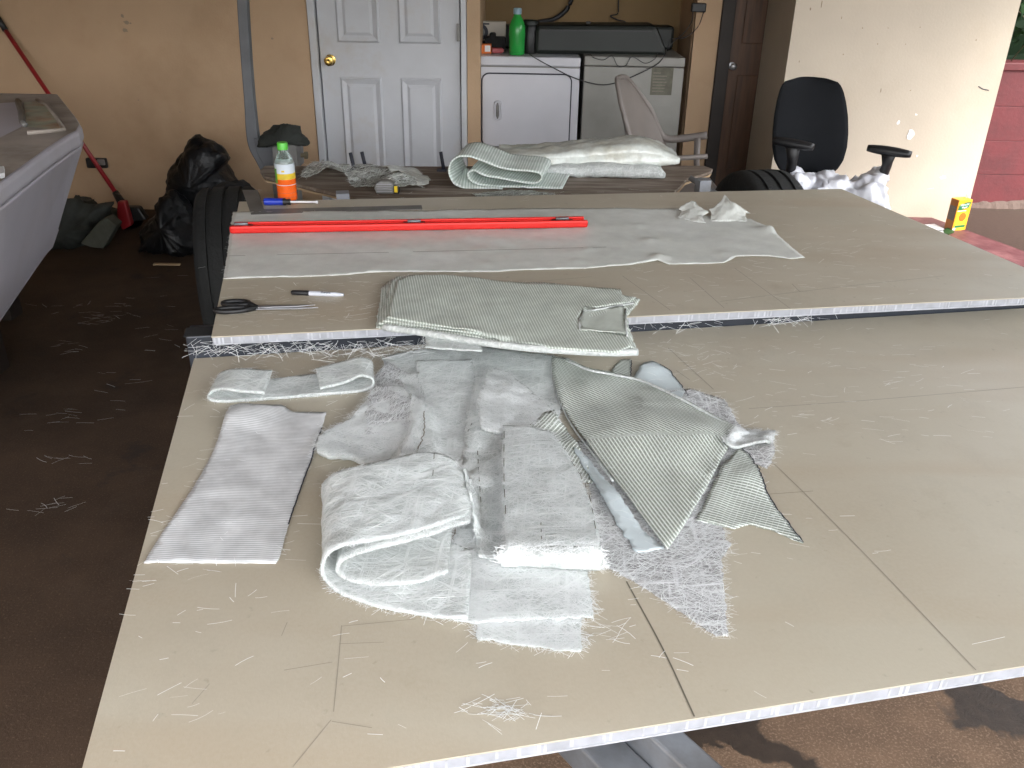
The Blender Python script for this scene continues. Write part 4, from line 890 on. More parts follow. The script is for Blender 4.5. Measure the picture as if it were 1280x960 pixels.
# ------------------------------------------------------------------ pieces to the left of the heap
sheet('glass_cloth', S1, [(289, 513), (300, 511), (318, 515), (340, 514), (352, 511), (366, 517), (408, 517), (403, 535), (392, 570), (377, 610), (362, 655), (349, 700), (345, 706), (300, 705), (240, 705), (180, 706), (205, 665), (240, 615), (265, 570), (277, 540)], UNI, th=0.0014, wr=0.003, wsc=7, seed=30, rot=-0.02, jit=0.0004, lifts=[(292, 520, 0.012, 0.06), (330, 512, 0.010, 0.05)], label='shiny silvery satin cloth rectangle lying left of the heap', cat='glass cloth', edge_line=(0.18, 0.42, M['ink']), fuzz=20, fray=60, L=(.006, .02), fw=0.0006)
f1 = edge_from(S1, [(330, 492, 0.022), (290, 488, 0.026), (272, 487, 0.018), (262, 492, 0.012), (262, 500, 0.006), (285, 502, 0.003), (340, 499, 0.003), (400, 494, 0.003), (445, 490, 0.004), (464, 484, 0.012), (465, 474, 0.026), (450, 470, 0.034), (432, 478, 0.026), (400, 486, 0.024)])
b1 = edge_from(S1, [(340, 464, 0.022), (300, 462, 0.026), (285, 463, 0.020), (275, 468, 0.012), (272, 476, 0.006), (290, 478, 0.003), (345, 474, 0.003), (400, 468, 0.003), (440, 466, 0.004), (462, 462, 0.012), (464, 452, 0.028), (450, 448, 0.036), (430, 452, 0.028), (395, 462, 0.024)])
loft('folded_glass_mat', [f1, b1], CSM, nu=90, nv=14, th=0.005, label='long folded fibre strip with looped ends near the back left corner of the front panel', cat='glass mat', bed=S1, fuzz=2600, fray=260, seed=31, bias=0.1, spread=0.5)

# ================================================================== ON THE REAR PANEL
# folded stack of stitched cloth bridging the two panels
sheet('glass_cloth', S2, [(532, 420), (598, 424), (602, 441), (532, 436)], CSM, th=0.003, wr=0.001, seed=40, label='pale scrap peeping out under the folded striped stack', cat='glass cloth', fuzz=120, fray=40)
st = thing('cloth_stack', onz(630, 395, Z2), 'folded stack of striped grey green cloth across the gap between the panels', 'glass cloth')
outs = [([(478, 362), (490, 352), (560, 352), (700, 361), (772, 372), (782, 400), (796, 442), (700, 441), (590, 428), (470, 411)], 0.004),
        ([(486, 358), (500, 350), (600, 353), (700, 360), (774, 372), (800, 376), (783, 400), (792, 438), (700, 439), (590, 426), (473, 409)], 0.004),
        ([(490, 353), (505, 349), (560, 351), (640, 357), (700, 360), (774, 370), (784, 388), (780, 400), (789, 436), (720, 438), (590, 424), (478, 406)], 0.004),
        ([(496, 352), (510, 349), (560, 350), (640, 356), (700, 359), (776, 363), (778, 372), (795, 374), (782, 384), (728, 389), (724, 397), (726, 404), (724, 412), (780, 421), (797, 440), (770, 442), (690, 437), (590, 423), (484, 404)], 0.003)]
for k, (pl_, t_) in enumerate(outs):
    sheet('layer', S2, pl_, STITCH, th=t_, wr=0.003, wsc=6, seed=41 + k, rot=0.12 + 0.02 * k, parent=st, fuzz=50, fray=60, L=(0.008, 0.03), jit=0.0012, relax=2)
hm = [onz(x, y, Z2 + h) for x, y, h in ((480, 409, 0.010), (530, 416, 0.011), (590, 426, 0.012), (650, 434, 0.012), (700, 438, 0.012), (760, 441, 0.012), (797, 440, 0.012))]
tube('folded_edge', [tuple(p) for p in smooth_path(hm, 40)], 0.0085, CSM_BRIGHT, st, 8)
sheet('flap', S2, [(729, 389), (778, 385), (783, 396), (782, 420), (726, 413), (724, 403)], STITCH, th=0.0014, wr=0.003, seed=47, rot=1.2, parent=st, lifts=[(729, 392, 0.008, 0.02)], edge_line=(0.0, 0.22, M['ink']))
for a_, r__ in ([(726, 413), (724, 402), (729, 390)], 0.003), ([(729, 390), (752, 386), (792, 379)], 0.003), ([(782, 386), (782, 402), (784, 420)], 0.0025):
    tube('frayed_edge', [tuple(onz(x, y, Z2 + 0.020)) for x, y in a_], r__, CSM_BRIGHT, st, 6)
# long grey tissue under the level
veil = sheet('glass_tissue', S2, [(291, 266), (400, 265), (520, 265), (640, 262), (760, 261), (812, 262), (846, 262), (880, 270), (905, 274), (938, 275), (955, 283), (968, 292), (1006, 323), (990, 325), (960, 322), (920, 323), (905, 330), (835, 331), (822, 327), (790, 333), (735, 336), (620, 340), (575, 341), (470, 342), (340, 349), (279, 350), (284, 320)], VEIL, th=0.0009, wr=0.0045, wsc=5, jit=0.0008, res=0.014, seed=50, lifts=[(824, 320, 0.010, 0.022), (812, 300, 0.007, 0.022), (800, 282, 0.006, 0.022), (735, 312, 0.004, 0.02), (722, 326, 0.004, 0.02), (905, 318, 0.004, 0.02), (608, 330, 0.003, 0.02), (600, 312, 0.003, 0.02), (962, 286, 0.012, 0.03)], label='long thin grey tissue strip under the red level', cat='glass tissue', fuzz=30, fray=80, L=(.008, .02), fw=0.0006)
pen(veil, [(286, 320), (420, 317), (600, 313), (758, 309)], Z2 + 0.004, 0.0022, M['pencil_dark'])
def curl(pts, label, seed):
    r0 = [onz(x, y, Z2 + h) for x, y, h in pts[0]]; r1 = [onz(x, y, Z2 + h) for x, y, h in pts[1]]; r2_ = [onz(x, y, Z2 + h) for x, y, h in pts[2]]
    return loft('curled_flap', [r0, r1, r2_], VEIL, nu=36, nv=18, th=0.0007, parent=veil, seed=seed, fray=110, amp=0.004, sc=34)
curl([[(888, 276, 0.003), (905, 277, 0.003), (934, 277, 0.003)], [(889, 266, 0.016), (900, 264, 0.024), (915, 264, 0.024), (932, 267, 0.016)], [(886, 262, 0.022), (895, 257, 0.032), (902, 250, 0.042), (906, 244, 0.050), (914, 252, 0.044), (922, 256, 0.038), (930, 261, 0.030), (938, 267, 0.018)]], '', 51)
curl([[(848, 272, 0.003), (866, 277, 0.003), (882, 279, 0.003)], [(852, 263, 0.014), (866, 264, 0.018), (878, 270, 0.012)], [(848, 261, 0.016), (856, 255, 0.026), (866, 252, 0.030), (874, 258, 0.024), (886, 266, 0.014)]], '', 52)

# red level
lv = thing('spirit_level', onz(510, 283, Z2), 'long red aluminium spirit level lying on the grey tissue', 'level')
n0, n1 = onz(287, 293, Z2 + 0.006), onz(735, 285, Z2 + 0.006); dL = (n1 - n0); LL = np.linalg.norm(dL); aL = math.atan2(dL[1], dL[0])
depthL = np.linalg.norm(onz(510, 274, Z2 + 0.028)[:2] - onz(510, 290, Z2 + 0.006)[:2]) 
ML = Matrix.Translation((n0[0], n0[1], Z2 + 0.0062)) @ Matrix.Rotation(aL, 4, 'Z')
dd = 0.058
o = box('near_flange', 0, LL, 0, 0.014, 0, 0.024, M['red_anod'], lv, b=0.0065, M=ML)
box('far_flange', 0.006, LL - 0.004, dd - 0.010, dd, 0, 0.022, M['red_anod'], lv, b=0.003, M=ML)
box('web', 0.003, LL - 0.012, 0.0141, dd - 0.0101, 0.006, 0.013, M['red_anod'], lv, M=ML)
for u in (0.03, LL * 0.505, LL * 0.93):
    vt = lathe('vial_housing', ML @ Vector((u, 0.034, 0.0132)), (0, 0, 1), [(0.017, 0), (0.017, 0.004), (0.014, 0.006)], M['black'], lv, 20)
    tube('vial', [ML @ Vector((u - 0.02, 0.034, 0.021)), ML @ Vector((u + 0.02, 0.034, 0.021))], 0.005, M['galv'], vt, 8)
    box('vial_frame', u - 0.034, u + 0.034, 0.026, 0.042, 0.0131, 0.018, M['black'], lv, b=0.002, M=ML)
# framing square
sq_out = [(314, 269), (528, 262), (527, 257), (330, 262), (322, 238), (303, 238)]
sqp = [onz(x, y, Z2 + 0.001)[:2] for x, y in sq_out]
fs_ = prism('framing_square', sqp, Z2 + 0.0006, Z2 + 0.0030, M['dullsteel'], None, b=0.0006); tag(fs_, 'grey steel framing square at the back left corner of the rear panel', 'square')
# screwdriver
sdv = thing('screwdriver', onz(365, 255, Z2), 'screwdriver with blue handle beside the steel square', 'screwdriver')
a0, a1 = onz(330, 257, Z2), onz(398, 257.5, Z2); ax = a1 - a0; ll = np.linalg.norm(ax); ax /= ll; hb = a0 + np.array([0, 0, 0.0135])
lathe('handle', hb, ax, [(0.006, 0), (0.012, 0.004), (0.013, 0.02), (0.0115, ll * 0.25), (0.012, ll * 0.36)], M['blue_plastic'], sdv, 10)
lathe('collar', hb + ax * ll * 0.361, ax, [(0.012, 0), (0.0125, 0.006), (0.009, ll * 0.06), (0.011, ll * 0.13)], M['black'], sdv, 12)
lathe('shaft', hb + ax * ll * 0.492, ax, [(0.0035, 0), (0.0035, ll * 0.46), (0.0055, ll * 0.465), (0.0055, ll * 0.50), (0.002, ll * 0.508)], M['white'], sdv, 10)
# marker pen
mk = thing('marker_pen', onz(398, 366, Z2), 'felt marker with black cap and grey barrel above the scissors', 'marker')
a0, a1 = onz(364, 365.5, Z2 + .006), onz(430, 368.5, Z2 + .005); ax = a1 - a0; ll = np.linalg.norm(ax); ax /= ll
lathe('cap', a0, ax, [(0.004, 0), (0.0058, 0.003), (0.0066, ll * 0.15), (0.0066, ll * 0.34)], M['black'], mk, 16)
brl = lathe('barrel', a0 + ax * ll * 0.342, ax, [(0.0060, 0), (0.0062, ll * 0.2), (0.0058, ll * 0.5), (0.0045, ll * 0.60), (0.0038, ll * 0.65)], M['marker_grey'], mk, 16)
pm = a0 + ax * ll * 0.66; sidev = np.array([ax[1], -ax[0], 0]); nv_ = (sidev * 0.55 + np.array([0, 0, 0.83])); upv = np.cross(nv_, ax)
Mt = Matrix(((ax[0], upv[0], nv_[0], pm[0] + nv_[0] * 0.0064), (ax[1], upv[1], nv_[1], pm[1] + nv_[1] * 0.0064), (ax[2], upv[2], nv_[2], pm[2] + nv_[2] * 0.0064), (0, 0, 0, 1)))
text('lettering', 'Sharpie', 0.0085, Mt, M['ink'], brl)
# scissors
sc_ = thing('scissors', onz(335, 384, Z2), 'pair of scissors with black handles near the left edge of the rear panel', 'scissors')
def ring(name, c, rx, ry, ang, r, m):
    P = []
    for k in range(25):
        a = 2 * math.pi * k / 24; x, y = rx * math.cos(a), ry * math.sin(a); P.append((c[0] + x * math.cos(ang) - y * math.sin(ang), c[1] + x * math.sin(ang) + y * math.cos(ang), c[2]))
    bm = bmesh.new(); bm_tube(bm, P, r, 8, cap=False); return bmobj(name, bm, m, sc_, True)
h1, h2 = onz(295, 379, Z2 + 0.009), onz(290, 387, Z2 + 0.009); pv = onz(321, 384.5, Z2 + 0.007); tip = onz(398, 385.5, Z2 + 0.003); tip2 = onz(394, 383.5, Z2 + 0.003)
ring('handle', h1, 0.031, 0.014, 0.05, 0.0062, M['black']); ring('handle', h2, 0.038, 0.013, 0.2, 0.0062, M['black'])
tube('handle_arm', [h1 + [0.028, 0, 0], (h1 + pv) / 2 + [0.012, 0.003, 0], pv], [0.008, 0.007, 0.006], M['black'], sc_)
tube('handle_arm', [h2 + [0.034, 0.004, 0], (h2 + pv) / 2 + [0.012, -0.002, 0], pv], [0.008, 0.007, 0.006], M['black'], sc_)
def blade(a, b_, w0, z, off):
    d = (b_ - a)[:2]; d = d / np.linalg.norm(d); s = np.array([-d[1], d[0]])
    return prism('blade', [a[:2] + s * w0 * 0.5, a[:2] - s * w0 * 0.5, (a[:2] * 0.3 + b_[:2] * 0.7) - s * w0 * 0.40, b_[:2], (a[:2] * 0.3 + b_[:2] * 0.7) + s * w0 * 0.2], z, z + 0.0022, M['steel'], sc_, b=0.0005)
blade(pv - np.array([0.012, 0, 0]), tip, 0.017, Z2 + 0.0040, 0); blade(pv - np.array([0.012, -0.004, 0]), tip2, 0.017, Z2 + 0.0066, 0)
lathe('pivot_screw', pv + [0.012, 0, 0.0019], (0, 0, 1), [(0.006, 0), (0.006, 0.002), (0.003, 0.003)], M['steel'], sc_, 12)

# ================================================================== LOOSE STRANDS
def scatter(name, z, polys, n, L, wd, seed, label, bias=0.08, spread=0.42, clumps=()):
    rg = np.random.default_rng(seed); V, Fc = [], []
    def add(c, th, ln, w_, h, tilt=0):
        d = np.array([math.cos(th), math.sin(th), 0]); s = np.array([-d[1], d[0], 0]); bd = rg.normal(0, 0.028) * ln; b0 = len(V)
        for t in (0, 0.33, 0.67, 1):
            p = c + d * ln * (t - 0.5) + s * bd * 4 * t * (1 - t) + np.array([0, 0, h + tilt * (t - 0.5)]); V.append(p + s * w_ / 2); V.append(p - s * w_ / 2)
        Fc.extend([(b0 + 2 * j, b0 + 2 * j + 1, b0 + 2 * j + 3, b0 + 2 * j + 2) for j in range(3)])
    for k in range(n):
        P = polys[rg.integers(len(polys))]; u, v = rg.random(2)
        x = (P[0] * (1 - u) * (1 - v) + P[1] * u * (1 - v) + P[2] * u * v + P[3] * (1 - u) * v)
        add(np.r_[x, z], bias + rg.normal(0, spread), rg.uniform(*L) * (1.6 if rg.random() < 0.12 else 1), wd * rg.uniform(0.3, 1.25), 0.0008)
    for x, y, sx, sy, m_, zz, hh in clumps:
        for k in range(m_):
            p = onz(x + rg.normal(0, sx), y + rg.normal(0, sy), zz); add(p, bias + rg.normal(0, 0.6), rg.uniform(*L), wd * rg.uniform(0.5, 1.1), rg.uniform(0.0005, hh), rg.normal(0, hh * 0.4))
    o = pyobj(name, V, Fc, STRAND); tag(o, label, 'glass strands', kind='stuff'); return o
sub = lambda a, b, c, d, z: [onz(*p, z)[:2] for p in (a, b, c, d)]
scatter('loose_strands', Z1, [B1, sub((240, 450), (470, 450), (300, 900), (120, 900), Z1), sub((760, 430), (1150, 400), (1250, 560), (900, 560), Z1), sub((400, 450), (980, 430), (1000, 840), (420, 840), Z1)], 560, (0.008, 0.036), 0.00085, 61, 'loose white glass strands strewn over the front panel',
        clumps=[(625, 888, 26, 7, 70, Z1, 0.006), (860, 438, 40, 6, 40, Z1, 0.004), (480, 440, 110, 5, 190, Z1, 0.012), (900, 460, 30, 5, 18, Z1, .003), (755, 790, 18, 10, 26, Z1, .004), (330, 470, 60, 18, 34, Z1, .004)])
scatter('loose_strands', Z2, [B2, sub((780, 300), (1100, 270), (1150, 370), (800, 385), Z2), sub((285, 355), (480, 350), (470, 400), (275, 415), Z2)], 360, (0.010, 0.042), 0.0010, 62, 'loose white glass strands strewn over the rear panel',
        clumps=[(870, 292, 40, 10, 30, Z2, .003), (560, 245, 200, 4, 30, Z2, .002), (395, 345, 80, 15, 14, Z2, .003), (1050, 245, 40, 12, 10, Z2, .003)])
# bristling strands caught on the crossbeam
rg = np.random.default_rng(63); V, Fc = [], []
for k in range(330):
    if k < 260: x = rg.uniform(238, 535)
    elif k < 300: x = rg.normal(985, 22)
    else: x = rg.uniform(790, 900)
    yl = 436 if x < 540 else 410 - (x - 790) * 0.048
    yl += rg.normal(0, 5 if x < 540 else 3.5)
    p = onz(x, yl, Z1 + rg.uniform(0.005, 0.05)); p[1] = min(p[1], 99)
    th = rg.normal(0.2, 0.9); ln = rg.uniform(0.02, 0.055); tl = rg.normal(0, 0.35)
    d = np.array([math.cos(th) * math.cos(tl), math.sin(th) * math.cos(tl), math.sin(tl)]); s = np.cross(d, [0.1, -0.8, 0.6]); s /= np.linalg.norm(s); b0 = len(V)
    base = np.array([p[0], p[1], max(p[2], Z1 + 0.01)]); base[2] = max(base[2], Z1 + 0.004 + abs(d[2]) * ln / 2)
    for t in (0, 1): V += [base + d * ln * (t - .5) + s * 0.0003, base + d * ln * (t - .5) - s * 0.0003]
    Fc.append((b0, b0 + 1, b0 + 3, b0 + 2))
o = pyobj('loose_strands', V, Fc, STRAND); tag(o, 'bristling white glass strands caught along the black crossbeam', 'glass strands', kind='stuff')
scatter('loose_strands', 0.004, [sub((20, 400), (240, 330), (200, 500), (20, 600), 0.0)], 20, (0.03, 0.07), 0.0009, 64, 'pale glass strands scattered on the dark floor',
        clumps=[(125, 395, 18, 6, 22, 0.004, .004), (85, 430, 14, 6, 9, 0.004, .004), (75, 520, 22, 6, 13, 0.004, .004), (60, 632, 24, 5, 13, .004, .004), (85, 572, 20, 4, 8, .004, .004), (120, 382, 60, 1.0, 12, .004, .003)])
c = onz(209, 332, 0)
o = box('wood_offcut', c[0] - 0.075, c[0] + 0.075, c[1] - 0.012, c[1] + 0.012, 0.004, 0.012, M['ply_edge'], None, b=0.001); tag(o, 'thin pale offcut lying on the dark floor', 'offcut')
# ================================================================== UNSEEN HILLSIDES beyond the open side of the carport and behind the camera
hb_ = bmesh.new(); bmesh.ops.create_grid(hb_, x_segments=30, y_segments=40, size=1.0)
for v in hb_.verts:
    u, t = (v.co.x + 1) / 2, v.co.y; x = 6.3 + u * 14; y = -2 + t * 22
    n_ = noise.noise(Vector((x * 0.9, y * 0.9, 0)))
    v.co = Vector((x, y, 0.0 + 4.2 * min(1, u * 2.6) ** 0.7 + n_ * 0.6 * min(1, u * 8) - 0.02))
hill = bmobj('unseen_hillside', hb_, M['leaf2'], None, True); tag(hill, kind='structure')
hb_ = bmesh.new(); bmesh.ops.create_grid(hb_, x_segments=40, y_segments=16, size=1.0)  # out-of-view rise behind the camera, added to hold back low sky light
for v in hb_.verts:
    x, u = v.co.x * 34, (v.co.y + 1) / 2; n_ = noise.noise(Vector((x * 0.5, u * 9, 5)))
    v.co = Vector((x, -9 - u * 14, 0.9 * min(1, u * 2.2) ** 0.6 + n_ * 0.5 * min(1, u * 8) - 0.02))
hill = bmobj('unseen_hillside', hb_, M['leaf2'], None, True); tag(hill, kind='structure')
box('shade_header', px1 + 0.002, ALX1 + 0.3, WY + 0.002, WY + 0.2, 1.62, TOP, M['paint'], house)  # added out of view, hung low to keep sky light off the alcove

# ================================================================== PLYWOOD TABLE AT THE BACK
pts_t = [(325, 213), (331, 207), (560, 208), (700, 206), (880, 207), (891, 211), (889, 214), (858, 224), (850, 233), (838, 244), (700, 248), (560, 250), (464, 252), (372, 230), (330, 220)]
tp = [onz(x, y, ZT)[:2] for x, y in pts_t]
tc_ = np.mean(tp, axis=0)
tb = thing('plywood_table', (tc_[0], tc_[1], 0), 'low plywood work table with broken edges in front of the white door', 'table')
prism('tabletop', tp, ZT - 0.013, ZT, M['ply'], tb, b=0.002)
inn = [p + (tc_ - p) * 0.012 for p in tp]
prism('ply_layer', inn, ZT - 0.0165, ZT - 0.0135, M['wood_dark'], tb)
prism('ply_layer', [p + (tc_ - p) * 0.004 for p in tp], ZT - 0.024, ZT - 0.017, M['ply_edge'], tb)
for x, y in ((-0.62, 3.45), (-0.75, 3.85), (0.45, 3.5), (0.62, 3.85)):
    box('leg', x - 0.02, x + 0.02, y - 0.02, y + 0.02, 0, ZT - 0.0245, M['dullsteel'], tb, b=0.003)
s0, s1 = ony(862, 222, 3.6), ony(893, 241, 3.55)
tube('brace', [s0, s1, s1 + (s1 - s0) * 1.2], 0.012, M['galv'], tb, 8)
for x, y0, y1 in ((443, 191, 213), (457, 190, 210), (555, 190, 214)):
    b0 = onz(x, y1, ZT); zt = ony(x, y0, b0[1])[2]
    tube('clamp_bar', [b0, (b0[0] - 0.012, b0[1], zt)], 0.008, M['ink'], tb, 6)
    box('clamp_foot', b0[0] - 0.03, b0[0] + 0.012, b0[1] - 0.012, b0[1] + 0.012, ZT + 0.0005, ZT + 0.010, M['ink'], tb, b=0.002)
# scraps of fibre on the table
sheet('glass_scrap', S3, [(376, 226), (385, 212), (405, 205), (418, 212), (432, 210), (440, 222), (420, 228), (400, 231)], SCRAP, th=0.001, wr=0.05, wsc=6, seed=70, res=0.009, fuzz=700, fray=200, L=(.02, .05), lifts=[(412, 216, 0.07, 0.07)], label='crumpled clear fibre scrap at the back left of the plywood table', cat='glass scrap')
sheet('glass_scrap', S3, [(430, 224), (450, 211), (480, 212), (495, 222), (520, 231), (530, 240), (500, 243), (470, 238), (445, 236)], SCRAP, th=0.001, wr=0.03, wsc=6, seed=71, res=0.009, fuzz=700, fray=240, L=(.02, .05), lifts=[(500, 226, 0.03, 0.06)], label='crumpled clear fibre scrap beside the tape measure', cat='glass scrap')
sheet('glass_scrap', S3, [(478, 214), (500, 210), (520, 215), (538, 226), (536, 236), (515, 238), (495, 226)], SATIN, th=0.001, wr=0.04, wsc=5, seed=72, res=0.009, fuzz=60, fray=70, label='glossy folded fibre scrap in the middle of the plywood table', cat='glass scrap')
sheet('glass_scrap', S3, [(590, 244), (640, 238), (690, 242), (700, 247), (600, 249)], SCRAP, th=0.001, wr=0.006, wsc=13, seed=73, fuzz=80, fray=40, label='flat thin fibre scrap under the woven bundle', cat='glass scrap')
# tape measure
tm = thing('tape_measure', onz(484, 243, ZT), 'grey tape measure with a yellow sticker on the plywood table', 'tape measure')
c = onz(482, 243, ZT)
wall_poly('case', [(c[0] - 0.043, ZT + 0.022), (c[0] - 0.036, ZT + 0.002), (c[0] + 0.030, ZT + 0.002), (c[0] + 0.030, ZT + 0.040), (c[0] + 0.015, ZT + 0.050), (c[0] - 0.020, ZT + 0.050), (c[0] - 0.037, ZT + 0.040)], c[1], c[1] + 0.04, M['dullsteel'], tm, b=0.004)
for k in range(4): box('grip_rib', c[0] - 0.034, c[0] + 0.024, c[1] - 0.0025, c[1] - 0.0002, ZT + 0.010 + k * 0.009, ZT + 0.014 + k * 0.009, M['steel'], tm, b=0.001)
box('mouth', c[0] + 0.0302, c[0] + 0.052, c[1] + 0.004, c[1] + 0.036, ZT + 0.002, ZT + 0.03, M['black'], tm, b=0.003)
box('sticker', c[0] + 0.034, c[0] + 0.046, c[1] + 0.0005, c[1] + 0.0038, ZT + 0.008, ZT + 0.032, M['yellow'], tm)
# bundle of woven roving: a long band folded to and fro
YW = 3.42
pr = [(548, 246), (540, 245), (600, 247.5)]
outer = [(628, 246), (600, 247), (580, 242), (567, 229), (561, 213), (566, 200), (580, 195), (600, 200), (630, 211), (664, 214), (676, 218), (676, 225), (666, 229), (640, 226), (605, 219), (592, 213), (584, 218), (590, 227), (610, 233), (650, 234), (690, 236), (703, 238)]
fr_ = [ony(x, y, YW + 0.02 * k / 22) for k, (x, y) in enumerate(outer)]
for p in fr_: p[2] = max(p[2], ZT + 0.006)
bk_ = [p + np.array([0.04, 0.20, 0.012]) for p in fr_]
for i in (0, 1, 2): bk_[i] = fr_[i] + np.array([0.0, 0.14, 0.005 + 0.02 * i])
loft('woven_bundle', [fr_, bk_], WOVEN, nu=110, nv=14, th=0.006, seed=74, amp=0.002, fray=120, L=(.006, .02), label='bundle of pale woven glass cloth folded over itself on the plywood table', cat='glass cloth')
# rolled fibre pad and glossy folded cloth on top
def sections(xs, fn): return [fn(x) for x in xs]
def pad(xs, yb, yt, Y0, dpt, xo):
    rows = []
    for k in range(6): rows.append([])
    for i, x in enumerate(xs):
        b_ = ony(x, yb[i], Y0); t_ = ony(x, yt[i], Y0 + dpt * 0.6); h = max(0.012, t_[2] - b_[2])
        b_ = np.array([b_[0], Y0 + 0.02, max(b_[2], ZT + 0.003)])
        prof = [(0.02 + dpt, 0.004), (0.012, 0.0), (-0.004, h * 0.45), (0.004, h * 0.86), (dpt * 0.35, h * 1.0), (dpt, h * 0.90)]
        for k, (dy, dz) in enumerate(prof): rows[k].append(b_ + np.array([0, dy, dz]))
    return rows
loft('glass_mat', pad([668, 700, 740, 780, 820, 832], [229, 231, 231, 230, 227, 224], [214, 210, 208, 207, 206, 212], 3.62, 0.16, 0), CSM_BRIGHT, nu=40, nv=26, th=0.004, seed=75, amp=0.006, sc=14, fuzz=700, fray=120, label='white fluffy folded mat under the glossy cloth on the plywood table', cat='glass mat')
loft('glass_cloth', pad([622, 640, 680, 720, 760, 800, 830, 850], [199, 206, 211, 213, 213, 210, 209, 204], [190, 187, 184, 180, 176, 173, 181, 193], 3.66, 0.22, 0), SATIN, nu=90, nv=40, th=0.003, seed=76, amp=0.007, sc=16, fuzz=40, fray=60, label='glossy silky glass cloth folded on top of the plywood table stack', cat='glass cloth')
loft('glass_cloth', pad([603, 615, 640, 690], [197, 199, 203, 207], [188, 187, 188, 192], 3.78, 0.16, 0), SATIN, nu=30, nv=20, th=0.003, seed=77, amp=0.010, sc=12, label='dull crumpled end of glass cloth behind the woven bundle', cat='glass cloth')
# bottle of orange drink
bp_ = onz(360, 251, Z2); BR = 0.0325
bo = thing('drink_bottle', (bp_[0], bp_[1], Z2), 'plastic bottle of orange drink with a bright green cap', 'bottle')
hB = ony(360, 178, bp_[1])[2] - Z2; k_ = hB
lathe('bottle', (bp_[0], bp_[1], Z2 + 0.0006), (0, 0, 1), [(BR * 0.85, 0), (BR, 0.006), (BR * 0.97, k_ * 0.07), (BR, k_ * 0.10), (BR * 0.97, k_ * 0.14), (BR, k_ * 0.17), (BR * 0.97, k_ * 0.21), (BR, k_ * 0.25), (BR, k_ * 0.64), (BR * 0.92, k_ * 0.70), (BR * 0.60, k_ * 0.82), (BR * 0.45, k_ * 0.88), (BR * 0.44, k_ * 0.93)], M['pet'], bo, 28)
lathe('drink', (bp_[0], bp_[1], Z2 + 0.003), (0, 0, 1), [(BR * 0.86, 0), (BR * 1.006, 0.005), (BR * 0.985, k_ * 0.07), (BR * 1.006, k_ * 0.10), (BR * 0.985, k_ * 0.14), (BR * 1.006, k_ * 0.17), (BR * 0.985, k_ * 0.21), (BR * 1.006, k_ * 0.25), (BR * 1.006, k_ * 0.32)], M['orange_drink'], bo, 28)
lb_ = lathe('label', (bp_[0], bp_[1], Z2), (0, 0, 1), [(BR * 1.012, k_ * 0.30), (BR * 1.012, k_ * 0.66)], M['label_white'], bo, 28)
lathe('label_band', (bp_[0], bp_[1], Z2), (0, 0, 1), [(BR * 1.018, k_ * 0.31), (BR * 1.018, k_ * 0.40)], M['orange_drink'], lb_, 28)
lathe('label_band', (bp_[0], bp_[1], Z2), (0, 0, 1), [(BR * 1.018, k_ * 0.401), (BR * 1.018, k_ * 0.50)], M['label_yellow'], lb_, 28)
def patch(name, a0, a1, z0, z1, r, m, par):
    vs_, fs = [], []
    for i in range(7):
        a = a0 + (a1 - a0) * i / 6; x, y = bp_[0] + r * math.cos(a), bp_[1] + r * math.sin(a)
        vs_ += [(x, y, Z2 + z0), (x, y, Z2 + z1)]
        if i: fs.append((2 * i - 2, 2 * i, 2 * i + 1, 2 * i - 1))
    return pyobj(name, vs_, fs, m, par)
patch('label_print', math.pi * 1.02, math.pi * 1.28, k_ * 0.33, k_ * 0.58, BR * 1.026, M['label_green'], lb_)
patch('label_print', math.pi * 1.46, math.pi * 1.56, k_ * 0.53, k_ * 0.56, BR * 1.026, M['label_yellow'], lb_)
lathe('cap', (bp_[0], bp_[1], Z2), (0, 0, 1), [(BR * 0.54, k_ * 0.885), (BR * 0.54, k_ * 0.99), (BR * 0.5, k_)], M['green_cap'], bo, 24)

# ================================================================== LAUNDRY ALCOVE
FYW = 5.95
def washer(x0, x1, label, dryer):
    c = (x0 + x1) / 2; zt = ony((604 if dryer else 726), 70, FYW)[2]
    m = M['enamel'] if dryer else M['grey_enamel']
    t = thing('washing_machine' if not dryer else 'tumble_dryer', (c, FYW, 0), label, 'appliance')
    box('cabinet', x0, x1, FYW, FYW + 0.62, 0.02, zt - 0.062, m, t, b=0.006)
    box('top', x0 - 0.001, x1 + 0.001, FYW - 0.006, FYW + 0.62, zt - 0.058, zt, m, t, b=0.008)
    box('console', x0 + 0.01, x1 - 0.01, FYW + 0.45, FYW + 0.61, zt + 0.001, zt + 0.15, M['darkgreen'], t, b=0.02)
    for a in (x0 + 0.06, x1 - 0.06): box('foot', a - 0.02, a + 0.02, FYW + 0.04, FYW + 0.08, 0, 0.0195, M['black'], t)
    return t, zt
dx0, dx1 = ony(590, 150, FYW)[0], ony(722, 150, FYW)[0]; wx0, wx1 = ony(727, 150, FYW)[0], ony(849, 150, FYW)[0]
dryer, zt = washer(dx0, dx1, 'white tumble dryer with a square door beside the white panelled door', True)
wash, zt2 = washer(wx0, wx1, 'grey washing machine with a paper notice, behind the plastic chair', False)
def rrect(x0, x1, z0, z1, r, n=6):
    P = []
    for cx, cz, a0 in ((x1 - r, z1 - r, 0), (x0 + r, z1 - r, 90), (x0 + r, z0 + r, 180), (x1 - r, z0 + r, 270)):
        for k in range(n + 1): a = math.radians(a0 + 90 * k / n); P.append((cx + r * math.cos(a), cz + r * math.sin(a)))
    return P
g0, g1 = ony(603, 92, FYW), ony(710, 184, FYW)
dd_ = wall_poly('door', rrect(g0[0], g1[0], g1[2], g0[2], 0.045), FYW - 0.012, FYW - 0.0005, M['enamel'], dryer, b=0.004)
P = rrect(g0[0] - 0.004, g1[0] + 0.004, g1[2] - 0.004, g0[2] + 0.004, 0.048); P.append(P[0])
